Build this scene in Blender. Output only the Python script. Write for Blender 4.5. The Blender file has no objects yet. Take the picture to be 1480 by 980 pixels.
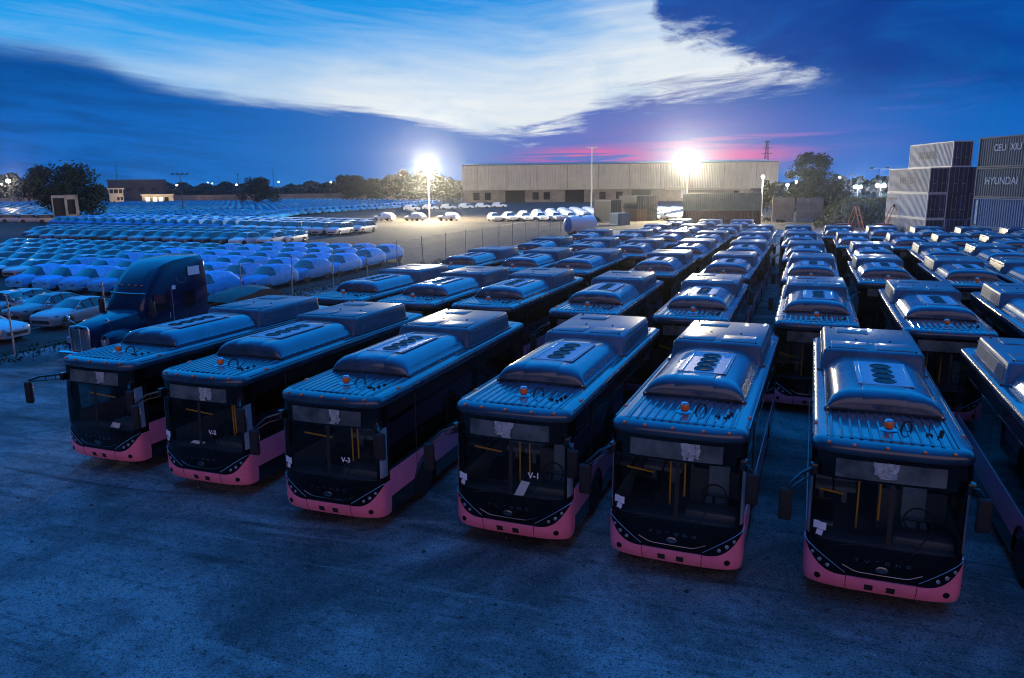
import bpy, bmesh, math, random
from math import sin, cos, pi, radians
from mathutils import Vector, Matrix
from mathutils.geometry import tessellate_polygon

random.seed(11)
scene = bpy.context.scene
COL = scene.collection

# ------------------------------------------------------------------ camera
CAM_H = 7.346
cam_data = bpy.data.cameras.new("camera")
cam = bpy.data.objects.new("camera", cam_data)
COL.objects.link(cam)
cR = Vector((0.93304006, 0.35964636, -0.00952603))
cU = Vector((-0.06340234, 0.19043458, 0.97965035))
cF = Vector((-0.35414177, 0.91344905, -0.20048551))
m = Matrix((cR, cU, -cF)).transposed().to_4x4()
m.translation = (0, 0, CAM_H)
cam.matrix_world = m
cam_data.sensor_width = 36.0
cam_data.lens = 36.0 * 1097.0 / 1480.0
cam_data.clip_start = 0.2
cam_data.clip_end = 6000.0
scene.camera = cam
YAW = -0.3699

# ------------------------------------------------------------------ look
scene.view_settings.view_transform = 'Standard'
scene.view_settings.look = 'None'
scene.view_settings.exposure = 0.0
scene.view_settings.gamma = 1.0
scene.view_settings.use_curve_mapping = False
scene.cycles.use_denoising = True
scene.cycles.denoising_prefilter = 'ACCURATE'
scene.cycles.filter_width = 1.1
scene.cycles.max_bounces = 6
scene.cycles.transparent_max_bounces = 12
scene.cycles.volume_bounces = 0
scene.cycles.sample_clamp_indirect = 4.0
scene.cycles.sample_clamp_direct = 0.0

# ------------------------------------------------------------------ sky (dusk)
SUN_EL, SUN_AZ = radians(-12.0), radians(158.0)      # added soft fill from behind the viewpoint, opposite the afterglow
world = bpy.data.worlds.new("World")
scene.world = world
world.use_nodes = True
wt = world.node_tree
wt.nodes.clear()

class NT:
    """tiny node-graph writer"""
    def __init__(s, t): s.t = t
    def n(s, typ, **kw):
        x = s.t.nodes.new(typ)
        for k, v in kw.items(): setattr(x, k, v)
        return x
    def put(s, sock, v):
        if hasattr(v, 'is_output') or isinstance(v, bpy.types.NodeSocket): s.t.links.new(v, sock)
        else: sock.default_value = v
    def math(s, op, a, b=0.0, c=0.0, clamp=False):
        x = s.n('ShaderNodeMath', operation=op); x.use_clamp = clamp
        s.put(x.inputs[0], a); s.put(x.inputs[1], b); s.put(x.inputs[2], c)
        return x.outputs[0]
    def smooth(s, v, a, b):
        x = s.n('ShaderNodeMapRange'); x.interpolation_type = 'SMOOTHSTEP'
        s.put(x.inputs[0], v); s.put(x.inputs[1], a); s.put(x.inputs[2], b)
        return x.outputs[0]
    def mix(s, f, a, b):
        x = s.n('ShaderNodeMix', data_type='RGBA')
        s.put(x.inputs[0], f); s.put(x.inputs[6], a); s.put(x.inputs[7], b)
        return x.outputs[2]
    def addc(s, a, b):
        x = s.n('ShaderNodeMix', data_type='RGBA', blend_type='ADD'); x.clamp_result = False
        x.inputs[0].default_value = 1.0
        s.put(x.inputs[6], a); s.put(x.inputs[7], b)
        return x.outputs[2]
    def ramp(s, v, stops):
        x = s.n('ShaderNodeValToRGB'); e = x.color_ramp.elements
        while len(e) < len(stops): e.new(0.5)
        for k, (p, c) in enumerate(stops): e[k].position = p; e[k].color = (*c, 1)
        s.put(x.inputs[0], v); return x.outputs[0]
    def curve(s, v, pts, x0, x1, y0, y1):
        mr = s.n('ShaderNodeMapRange'); mr.clamp = True
        s.put(mr.inputs[0], v); s.put(mr.inputs[1], x0); s.put(mr.inputs[2], x1)
        fc = s.n('ShaderNodeFloatCurve'); c = fc.mapping.curves[0]
        q = [((a - x0) / (x1 - x0), (b - y0) / (y1 - y0)) for a, b in pts]
        c.points[0].location = q[0]; c.points[1].location = q[-1]
        for a in q[1:-1]: c.points.new(*a)
        for p in c.points: p.handle_type = 'AUTO_CLAMPED'
        fc.mapping.update()
        s.put(fc.inputs[1], mr.outputs[0])
        return s.math('ADD', s.math('MULTIPLY', fc.outputs[0], y1 - y0), y0)
    def noise(s, vec, scale, detail=4, rough=0.55, dist=0.0):
        x = s.n('ShaderNodeTexNoise'); s.put(x.inputs['Vector'], vec)
        x.inputs['Scale'].default_value = scale; x.inputs['Detail'].default_value = detail
        x.inputs['Roughness'].default_value = rough; x.inputs['Distortion'].default_value = dist
        return x.outputs[0]
    def comb(s, a, b, c=0.0):
        x = s.n('ShaderNodeCombineXYZ'); s.put(x.inputs[0], a); s.put(x.inputs[1], b); s.put(x.inputs[2], c)
        return x.outputs[0]

def rgb(r, g, b):      # sRGB 0-255 to linear
    f = lambda c: (c / 255 / 12.92) if c <= 10 else ((c / 255 + .055) / 1.055) ** 2.4
    return (f(r), f(g), f(b))

w = NT(wt)
tc = w.n('ShaderNodeTexCoord')
sep = w.n('ShaderNodeSeparateXYZ'); wt.links.new(tc.outputs['Generated'], sep.inputs[0])
X, Y, Z = sep.outputs
# azimuth measured from the middle of the afterglow, so the seam lies behind the viewpoint
cx, sx = cos(YAW), sin(YAW)
fx = w.math('ADD', w.math('MULTIPLY', X, sx), w.math('MULTIPLY', Y, cx))
rx = w.math('SUBTRACT', w.math('MULTIPLY', X, cx), w.math('MULTIPLY', Y, sx))
AZ = w.math('ARCTAN2', rx, fx)
EL = w.math('ARCSINE', Z)
def skyN(sa, se, scale, detail=5, rough=.55, dist=0.0, off=0.0):
    return w.noise(w.comb(w.math('MULTIPLY', AZ, sa), w.math('MULTIPLY', EL, se), off), scale, detail, rough, dist)
def centred(nz, amp): return w.math('MULTIPLY', w.math('SUBTRACT', nz, 0.5), amp)
tilt = w.math('ADD', EL, w.math('MULTIPLY', w.math('ABSOLUTE', w.math('SUBTRACT', AZ, .02)), -.10))
def skyT(sa, se, scale, detail=5, rough=.55, dist=0.0, off=0.0):
    return w.noise(w.comb(w.math('MULTIPLY', AZ, sa), w.math('MULTIPLY', tilt, se), off), scale, detail, rough, dist)
nA = skyN(5, 13, 2.2, 8, .62, .5)
nB = skyT(5, 42, 1.8, 9, .66, .45, 3.3)
nC = skyT(3.2, 34, 1.5, 9, .66, .5, 7.1)
nD = skyT(9, 120, 1.5, 7, .66, .3, 15.7)
nE = skyN(3.5, 11, 1.6, 8, .62, .6, 23.0)
wis = w.curve(AZ, [(-.64,.012),(-.2,.014),(-.03,.018),(.06,.05),(.2,.05),(.35,.045),(.66,.03)], -.64, .66, 0, .1)
ELw = w.math('ADD', EL, w.math('ADD', w.math('MULTIPLY', w.math('SUBTRACT', nB, .5), w.math('MULTIPLY', wis, 2.0)), centred(nD, .008)))
nF = skyN(11, 30, 2.4, 9, .68, .6, 31.0)
ELu = w.math('ADD', EL, w.math('ADD', centred(nA, .09), w.math('ADD', centred(nF, .075), centred(nD, .016))))
low = w.curve(AZ, [(-.64,.138),(-.566,.1343),(-.5289,.1338),(-.4836,.1281),(-.4368,.1121),(-.3645,.0979),(-.2867,.0917),(-.2047,.0879),(-.1198,.0758),(-.0328,.0615),(.0201,.0575),(.073,.064),(.1163,.0835),(.1846,.0937),(.2674,.0992),(.3768,.1031),(.4201,.1166),(.66,.16)], -.64, .66, 0, .3)
up = w.curve(AZ, [(-.64,.3),(.08,.3),(.1387,.2693),(.1727,.2211),(.1817,.1943),(.2029,.1758),(.2399,.1709),(.2646,.1597),(.2852,.1456),(.3212,.136),(.3452,.1224),(.3768,.1038),(.4069,.0925),(.66,.05)], -.64, .66, 0, .3)
above = w.math('SUBTRACT', ELw, low)                       # height above the dark lower bank
m_low = w.smooth(above, -.004, w.curve(AZ, [(-.64,.035),(-.35,.018),(-.1,.008),(.03,.012),(.1,.028),(.2,.032),(.66,.04)], -.64, .66, 0, .1))
m_up = w.smooth(w.math('SUBTRACT', up, ELu), -.020, .020)
bright = w.math('MULTIPLY', m_low, m_up)
# colour inside the bright opening: white near the bank, pale then deep azure higher up and to the left
azw = w.curve(AZ, [(-.64,.0),(-.45,.24),(-.3,.66),(-.1,1.0),(.02,1.0),(.2,1.0),(.4,.95),(.66,.5)], -.64, .66, 0, 1)
hgt = w.smooth(above, .004, w.curve(AZ, [(-.64,.055),(-.3,.095),(-.1,.15),(.05,.20),(.2,.24),(.66,.2)], -.64, .66, 0, .3))
azure = w.ramp(EL, [(.0, rgb(80,170,235)), (.12, rgb(92,176,238)), (.17, rgb(46,162,238)), (.21, rgb(6,146,228)), (.3, rgb(0,130,226)), (1.0, rgb(0,130,226))])
whitec = w.mix(w.math('MULTIPLY', w.smooth(nE, .45, .7), .55), (*rgb(234,240,243), 1), (*rgb(176,206,232), 1))
whiteness = w.math('MULTIPLY', azw, w.math('SUBTRACT', 1.0, hgt))
whiteness = w.math('ADD', whiteness, w.math('ADD', centred(nC, .62), centred(nD, .13)), clamp=True)
inside = w.mix(whiteness, azure, whitec)
# the darker cloud bank below and right
def bump(v, c, wd): # gaussian
    q = w.math('DIVIDE', w.math('SUBTRACT', v, c), wd)
    return w.math('EXPONENT', w.math('MULTIPLY', w.math('MULTIPLY', q, q), -1.0))
base = w.ramp(w.math('MULTIPLY', EL, 3.0), [(.0, rgb(28,118,206)), (.06, rgb(10,106,198)), (.22, rgb(0,98,188)), (.36, rgb(0,84,166)), (.6, rgb(0,84,172)), (1.0, rgb(0,90,184))])
left_dark = w.math('MULTIPLY', w.smooth(AZ, -.15, -.5), w.smooth(nB, .40, .62))
base = w.mix(w.math('MULTIPLY', left_dark, .55), base, (*rgb(0,60,128), 1))
right_dark = w.math('MULTIPLY', w.smooth(AZ, .10, .24), w.smooth(ELu, .075, .15))
base = w.mix(w.math('MULTIPLY', right_dark, w.smooth(nE, .30, .62)), base, (*rgb(0,58,146), 1))

base = w.mix(w.math('MULTIPLY', w.math('MULTIPLY', bump(AZ, -.02, .30), bump(EL, .03, .06)), .75), base, (*rgb(24,118,200), 1))
purple = w.math('MULTIPLY', bump(AZ, .18, .19), bump(ELw, .050, .045))
base = w.mix(w.math('MULTIPLY', purple, w.math('ADD', .25, w.math('MULTIPLY', nB, .7)), clamp=True), base, (*rgb(134,112,190), 1))
mauve = w.math('MULTIPLY', w.math('MULTIPLY', bump(AZ, .42, .14), bump(ELw, .085, .03)), w.smooth(nB, .5, .72))
base = w.mix(w.math('MULTIPLY', mauve, .8), base, (*rgb(98,100,188), 1))
sk = w.mix(bright, base, inside)
nP = skyN(6, 120, 1.0, 6, .55, .35, 12.0)
pink = w.math('MULTIPLY', w.math('MULTIPLY', w.math('ADD', w.math('MULTIPLY', bump(AZ, .10, .07), 1.3), w.math('MULTIPLY', bump(AZ, .29, .06), .8)), bump(EL, .032, .010)), w.smooth(nP, .40, .52))
sk = w.mix(w.math('MULTIPLY', pink, 1.0, clamp=True), sk, (*rgb(240,98,160), 1))
pink2 = w.math('MULTIPLY', w.math('MULTIPLY', bump(AZ, .27, .12), bump(EL, .048, .012)), w.smooth(nP, .48, .60))
sk = w.mix(w.math('MULTIPLY', pink2, .7, clamp=True), sk, (*rgb(196,116,188), 1))
# sky away from the afterglow: plain deep dusk blue overhead and behind
away = w.smooth(fx, .75, .2)
overhead = w.smooth(EL, .20, .31)
far_sky = w.ramp(w.math('ADD', w.math('MULTIPLY', EL, .6), .1), [(.0, rgb(10,34,70)), (.1, rgb(10,52,104)), (.22, rgb(18,112,200)), (.3, rgb(14,140,232)), (1.0, rgb(0,132,252))])
behind = w.ramp(w.math('MULTIPLY', EL, .64), [(.0, rgb(6,22,46)), (.3, rgb(4,34,72)), (.7, rgb(2,88,170)), (1.0, rgb(0,128,240))])
far_sky = w.mix(w.smooth(fx, -.25, .45), behind, far_sky)
gain = w.n('ShaderNodeVectorMath', operation='SCALE'); wt.links.new(far_sky, gain.inputs[0]); gain.inputs['Scale'].default_value = 1.95
far_sky = gain.outputs[0]
k = w.math('MAXIMUM', away, overhead)
sk = w.mix(k, sk, far_sky)
nis = w.n('ShaderNodeTexSky', sky_type='NISHITA')
nis.sun_disc = False; nis.sun_elevation = SUN_EL; nis.sun_rotation = SUN_AZ
bgN = w.n('ShaderNodeBackground'); wt.links.new(nis.outputs[0], bgN.inputs[0]); bgN.inputs[1].default_value = 0.0004
bgC = w.n('ShaderNodeBackground'); wt.links.new(sk, bgC.inputs[0]); bgC.inputs[1].default_value = 1.0
ads = w.n('ShaderNodeAddShader'); wt.links.new(bgN.outputs[0], ads.inputs[0]); wt.links.new(bgC.outputs[0], ads.inputs[1])
wo = w.n('ShaderNodeOutputWorld'); wt.links.new(ads.outputs[0], wo.inputs[0])
world.cycles.sampling_method = 'MANUAL'
world.cycles.sample_map_resolution = 1024

sd = bpy.data.lights.new("fill_sun", 'SUN'); sd.energy = 1.08; sd.angle = radians(100); sd.color = (1.0, .62, .66)  # added fill lamp that brightens the pink bus fronts
fill_sun = bpy.data.objects.new("fill_sun", sd); COL.objects.link(fill_sun)
# light travels from azimuth SUN_AZ (clockwise from +Y) at SUN_EL
sv = Vector((sin(SUN_AZ) * cos(SUN_EL), cos(SUN_AZ) * cos(SUN_EL), sin(SUN_EL)))
fill_sun.rotation_euler = sv.to_track_quat('Z', 'Y').to_euler()

# ------------------------------------------------------------------ materials
def pmat(name, col, rough=.5, metal=0.0, coat=0.0, vary=.12, vscale=6.0, bump_=0.0, bscale=40.0, emit=None, estr=0.0, trans=0.0, alpha=1.0, spec=.5, rvary=.12, coords='Object'):
    mt = bpy.data.materials.new(name); mt.use_nodes = True
    t = mt.node_tree; b = t.nodes['Principled BSDF']; g = NT(t)
    b.inputs['Roughness'].default_value = rough; b.inputs['Metallic'].default_value = metal
    b.inputs['Coat Weight'].default_value = coat; b.inputs['Coat Roughness'].default_value = .06
    b.inputs['Specular IOR Level'].default_value = spec
    b.inputs['Transmission Weight'].default_value = trans; b.inputs['Alpha'].default_value = alpha
    oi = g.n('ShaderNodeObjectInfo'); vm = g.n('ShaderNodeVectorMath', operation='ADD')
    t.links.new(g.n('ShaderNodeTexCoord').outputs[coords], vm.inputs[0])
    t.links.new(g.comb(g.math('MULTIPLY', oi.outputs['Random'], 91.0), g.math('MULTIPLY', oi.outputs['Random'], 37.0), 0.0), vm.inputs[1])
    co = vm.outputs[0]
    if vary > 0:
        nz = g.noise(co, vscale, 5, .6)
        lo = tuple(c * (1 - vary) for c in col); hi = tuple(min(1, c * (1 + vary)) for c in col)
        t.links.new(g.mix(g.smooth(nz, .3, .7), (*lo, 1), (*hi, 1)), b.inputs['Base Color'])
        if rvary:
            t.links.new(g.math('ADD', rough, centred_(g, nz, rvary), clamp=True), b.inputs['Roughness'])
    else:
        b.inputs['Base Color'].default_value = (*col, 1)
    if bump_ > 0:
        bp = g.n('ShaderNodeBump'); bp.inputs['Strength'].default_value = bump_; bp.inputs['Distance'].default_value = .02
        t.links.new(g.noise(co, bscale, 4, .6), bp.inputs['Height']); t.links.new(bp.outputs[0], b.inputs['Normal'])
    if emit:
        b.inputs['Emission Color'].default_value = (*emit, 1); b.inputs['Emission Strength'].default_value = estr
    return mt
def centred_(g, nz, a): return g.math('MULTIPLY', g.math('SUBTRACT', nz, .5), a)

def glassmat(name, tint, refl=1.0, see=.8):
    """thin automotive glass: tinted see-through plus mirror reflection"""
    mt = bpy.data.materials.new(name); mt.use_nodes = True
    t = mt.node_tree; t.nodes.clear(); g = NT(t)
    tr = g.n('ShaderNodeBsdfTransparent'); tr.inputs[0].default_value = (*[c * see for c in tint], 1)
    gl = g.n('ShaderNodeBsdfGlossy'); gl.inputs[0].default_value = (1, 1, 1, 1); gl.inputs['Roughness'].default_value = .03
    fr = g.n('ShaderNodeFresnel'); fr.inputs[0].default_value = 1.5
    mx = g.n('ShaderNodeMixShader')
    t.links.new(g.math('MULTIPLY', fr.outputs[0], refl, clamp=True), mx.inputs[0])
    t.links.new(tr.outputs[0], mx.inputs[1]); t.links.new(gl.outputs[0], mx.inputs[2])
    o = g.n('ShaderNodeOutputMaterial'); t.links.new(mx.outputs[0], o.inputs[0])
    return mt

M = {}
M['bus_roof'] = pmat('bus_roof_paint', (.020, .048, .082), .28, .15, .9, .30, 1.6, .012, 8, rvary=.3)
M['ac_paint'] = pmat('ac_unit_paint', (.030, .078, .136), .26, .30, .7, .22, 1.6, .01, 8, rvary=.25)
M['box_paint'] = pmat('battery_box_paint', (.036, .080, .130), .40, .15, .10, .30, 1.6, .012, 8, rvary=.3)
M['bus_black'] = pmat('bus_black_paint', (.010, .010, .011), .22, 0, .4, .2, 4.0)
M['gloss_black'] = pmat('gloss_black_panel', (.004, .004, .005), .10, 0, .12, .1, 4.0, spec=.3)
M['pink'] = pmat('pink_paint', (.95, .21, .33), .33, 0, .4, .07, 3.0)
M['pink_seam'] = pmat('seam', (.05, .01, .02), .6)
M['dull_chrome'] = pmat('dull_chrome', (.30, .31, .33), .22, 1.0, 0, .08, 9)
M['chrome'] = pmat('chrome', (.75, .77, .80), .16, 1.0, 0, .08, 9)
M['rubber'] = pmat('rubber', (.012, .012, .012), .75, vary=.2)
M['tyre'] = pmat('tyre', (.018, .018, .018), .85, vary=.3, vscale=20)
M['rim'] = pmat('rim_metal', (.45, .46, .48), .3, 1.0, 0, .15, 12)
M['dark_rim'] = pmat('dark_rim_metal', (.16, .16, .17), .35, .9, 0, .15, 12)
M['orange'] = pmat('orange_lens', (.90, .12, .015), .3, 0, .3, .1, 20)
M['beacon'] = pmat('beacon_lens', (.95, .17, .02), .25, 0, .4, .1, 20)
M['lens'] = pmat('lamp_lens', (.40, .47, .54), .10, .6, .5, .1, 20)
M['sign'] = pmat('sign_glass', (.085, .10, .095), .18, 0, .2, .6, 1.8)
M['reflection_patch'] = pmat('reflection_white', (.42, .46, .46), .35, 0, .2, .25, 14, .6, 12)
M['paper'] = pmat('paper', (.80, .82, .85), .7, vary=.06)
M['ink'] = pmat('white_marker', (.85, .87, .9), .6, vary=.0)
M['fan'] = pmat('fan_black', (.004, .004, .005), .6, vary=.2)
M['panel'] = pmat('fan_panel_grey', (.27, .36, .45), .45, .0, .0, .1, 8)
M['hatch'] = pmat('hatch_paint', (.048, .095, .15), .42, .15, .08, .3, 2)
M['seal'] = pmat('dark_seal', (.012, .012, .013), .6)
M['wind'] = glassmat('windscreen_glass', (.90, .95, .95), .5, .95)
M['sideglass'] = glassmat('side_window_glass', (.60, .66, .68), 1.0, .75)
M['pillarglass'] = pmat('corner_glass', (.34, .42, .46), .15, .3, .5, .15, 3)
M['interior'] = pmat('interior_dark', (.075, .12, .17), .7)
M['dash'] = pmat('dashboard_plastic', (.05, .07, .085), .5)
M['seat'] = pmat('seat_fabric', (.26, .42, .62), .8)
M['ceilpanel'] = pmat('interior_panel', (.20, .25, .30), .6)
M['yellow'] = pmat('yellow_rail', (.90, .52, .03), .35, 0, .2, .05)
M['whitepaint'] = pmat('white_car_paint', (.78, .79, .80), .3, 0, .5, .04, 3)
M['silverpaint'] = pmat('silver_car_paint', (.42, .46, .50), .3, .45, .5, .06, 3)
M['greypaint'] = pmat('grey_car_paint', (.16, .18, .20), .3, .4, .5, .08, 3)
M['bluepaint'] = pmat('blue_car_paint', (.08, .16, .30), .3, .3, .5, .08, 3)
M['carglass'] = pmat('car_glass', (.012, .015, .018), .06, 0, .6, .2, 4)
M['blackplastic'] = pmat('black_plastic', (.02, .02, .021), .5)
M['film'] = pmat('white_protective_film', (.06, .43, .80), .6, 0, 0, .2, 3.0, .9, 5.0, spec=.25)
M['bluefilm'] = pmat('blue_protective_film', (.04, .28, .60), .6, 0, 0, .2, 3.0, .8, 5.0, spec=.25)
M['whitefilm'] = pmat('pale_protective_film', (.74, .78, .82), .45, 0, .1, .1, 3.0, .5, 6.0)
M['truckblue'] = pmat('deep_blue_truck_paint', (.003, .014, .052), .16, 0, .30, .10, 2)
M['steel'] = pmat('galvanised_steel', (.40, .41, .42), .5, .7, 0, .2, 8)
M['darksteel'] = pmat('dark_steel', (.06, .06, .065), .6, .5, 0, .25, 8)
M['whitepole'] = pmat('white_painted_pole', (.62, .62, .60), .5, 0, 0, .1, 6)
M['rustred'] = pmat('rusty_red_paint', (.34, .05, .03), .6, 0, 0, .3, 6)
M['ladderorange'] = pmat('orange_ladder_rail', (.75, .30, .16), .5, 0, 0, .25, 8)
M['lamp_glow'] = pmat('lit_flood_lens', (.9, .9, .85), .3, vary=0, emit=(1, .93, .76), estr=260)
M['lamp_small'] = pmat('lit_small_lens', (.9, .9, .85), .3, vary=0, emit=(.92, .97, 1.0), estr=90)
M['lamp_warm'] = pmat('lit_warm_lens', (.9, .85, .7), .3, vary=0, emit=(1, .80, .52), estr=60)
M['lamp_far'] = pmat('lit_far_lens', (.9, .85, .7), .3, vary=0, emit=(1, .88, .70), estr=30)
M['lamp_farcool'] = pmat('lit_far_cool_lens', (.9, .9, .9), .3, vary=0, emit=(.8, .92, 1.0), estr=30)
M['lit_window'] = pmat('lit_window', (.8, .7, .5), .3, vary=0, emit=(1, .82, .50), estr=1.6)
M['bark'] = pmat('bark', (.05, .04, .03), .9, vary=.3, vscale=5, bump_=.6, bscale=10)

def unit_variation(mt, lo, hi):
    """every object wearing this paint gets its own slightly different tone"""
    t = mt.node_tree; g = NT(t); b = t.nodes['Principled BSDF']; src = b.inputs['Base Color'].links[0].from_socket
    oi = g.n('ShaderNodeObjectInfo'); vm = g.n('ShaderNodeVectorMath', operation='SCALE')
    t.links.new(src, vm.inputs[0]); t.links.new(g.math('ADD', lo, g.math('MULTIPLY', oi.outputs['Random'], hi - lo)), vm.inputs['Scale'])
    t.links.new(vm.outputs[0], b.inputs['Base Color'])
for k_, lo_, hi_ in (('film', .72, 1.18), ('bluefilm', .65, 1.35), ('silverpaint', .35, 1.15), ('greypaint', .35, 1.8), ('bluepaint', .4, 1.5), ('whitefilm', .75, 1.08), ('whitepaint', .8, 1.05), ('bus_roof', .8, 1.25), ('ac_paint', .8, 1.2), ('box_paint', .8, 1.25)): unit_variation(M[k_], lo_, hi_)

def leafmat(name, c):
    mt = bpy.data.materials.new(name); mt.use_nodes = True; t = mt.node_tree; g = NT(t); b = t.nodes['Principled BSDF']
    co = g.n('ShaderNodeTexCoord').outputs['Object']
    nz = g.noise(co, .55, 3, .6); geo = g.n('ShaderNodeNewGeometry')
    f = g.math('ADD', g.math('MULTIPLY', g.smooth(nz, .3, .7), .6), g.math('MULTIPLY', geo.outputs['Random Per Island'], .4))
    t.links.new(g.mix(f, (*[x * .45 for x in c], 1), (*[x * 1.5 for x in c], 1)), b.inputs['Base Color'])
    b.inputs['Roughness'].default_value = .75; b.inputs['Specular IOR Level'].default_value = .2
    return mt
M['leaf'] = leafmat('dark_foliage', (.016, .024, .009))
M['leaf2'] = leafmat('olive_foliage', (.022, .025, .009))
M['grass'] = leafmat('grass_blades', (.025, .034, .014))

def conc(name, c, vs=.8, streak=0):
    return pmat(name, c, .85, 0, 0, .22, vs, .3, 12, rvary=.05)
M['concrete'] = conc('concrete', (.34, .31, .26))
M['concrete_grey'] = conc('grey_concrete', (.25, .26, .27))
M['wallbeige'] = conc('beige_render', (.30, .25, .20), .25)
M['cladding'] = pmat('ivory_metal_cladding', (.74, .70, .52), .5, 0, 0, .07, .3)
def streaks(mt, col, amt, sc):
    t = mt.node_tree; g = NT(t); b = t.nodes['Principled BSDF']; src = b.inputs['Base Color'].links[0].from_socket
    mp = g.n('ShaderNodeMapping'); t.links.new(g.n('ShaderNodeTexCoord').outputs['Object'], mp.inputs[0]); mp.inputs['Scale'].default_value = sc
    t.links.new(g.mix(g.math('MULTIPLY', g.smooth(g.noise(mp.outputs[0], 1.0, 7, .65), .48, .72), amt), src, (*col, 1)), b.inputs['Base Color'])
streaks(M['cladding'], (.42, .39, .31), .30, (.9, .9, .06))
M['lowerwall'] = conc('warehouse_lower_wall', (.36, .32, .26), .3)
M['opening'] = pmat('dark_opening', (.008, .008, .009), .8)
M['darkbuild'] = pmat('dark_facade', (.05, .055, .065), .8, vary=.2, vscale=.3)
M['paleblock'] = pmat('pale_facade', (.55, .50, .40), .8, vary=.12, vscale=.6)
M['roofgrey'] = pmat('roof_sheet', (.22, .22, .22), .6)
def contmat(name, c, rust=.25):
    mt = pmat(name, c, .6, 0, 0, .14, 1.2, .15, 18); t = mt.node_tree; g = NT(t); b = t.nodes['Principled BSDF']
    src = b.inputs['Base Color'].links[0].from_socket
    co = g.n('ShaderNodeTexCoord').outputs['Object']
    mp = g.n('ShaderNodeMapping'); t.links.new(co, mp.inputs[0]); mp.inputs['Scale'].default_value = (1.6, 1.6, .35)
    nz = g.noise(mp.outputs[0], 1.7, 6, .7)
    t.links.new(g.mix(g.math('MULTIPLY', g.smooth(nz, .58, .74), rust), src, (.10, .045, .022, 1)), b.inputs['Base Color'])
    return mt
M['c_pale'] = contmat('pale_grey_container_paint', (.50, .50, .48), .6)
M['c_grey'] = contmat('grey_green_container_paint', (.15, .165, .16), .35)
M['c_blue'] = contmat('blue_container_paint', (.10, .20, .31), .3)
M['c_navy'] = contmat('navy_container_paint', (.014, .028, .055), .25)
M['c_green'] = contmat('green_container_paint', (.20, .27, .19), .3)
M['c_brown'] = contmat('brown_container_paint', (.15, .072, .05), .3)
for k_, lo_, hi_ in (('c_navy', .6, 1.6), ('c_pale', .8, 1.15), ('c_grey', .8, 1.3)): unit_variation(M[k_], lo_, hi_)
M['c_text_dark'] = pmat('dark_lettering', (.05, .06, .07), .7, vary=.25, vscale=3)
M['c_text_white'] = pmat('white_lettering', (.66, .66, .62), .7, vary=.3, vscale=3)

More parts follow.
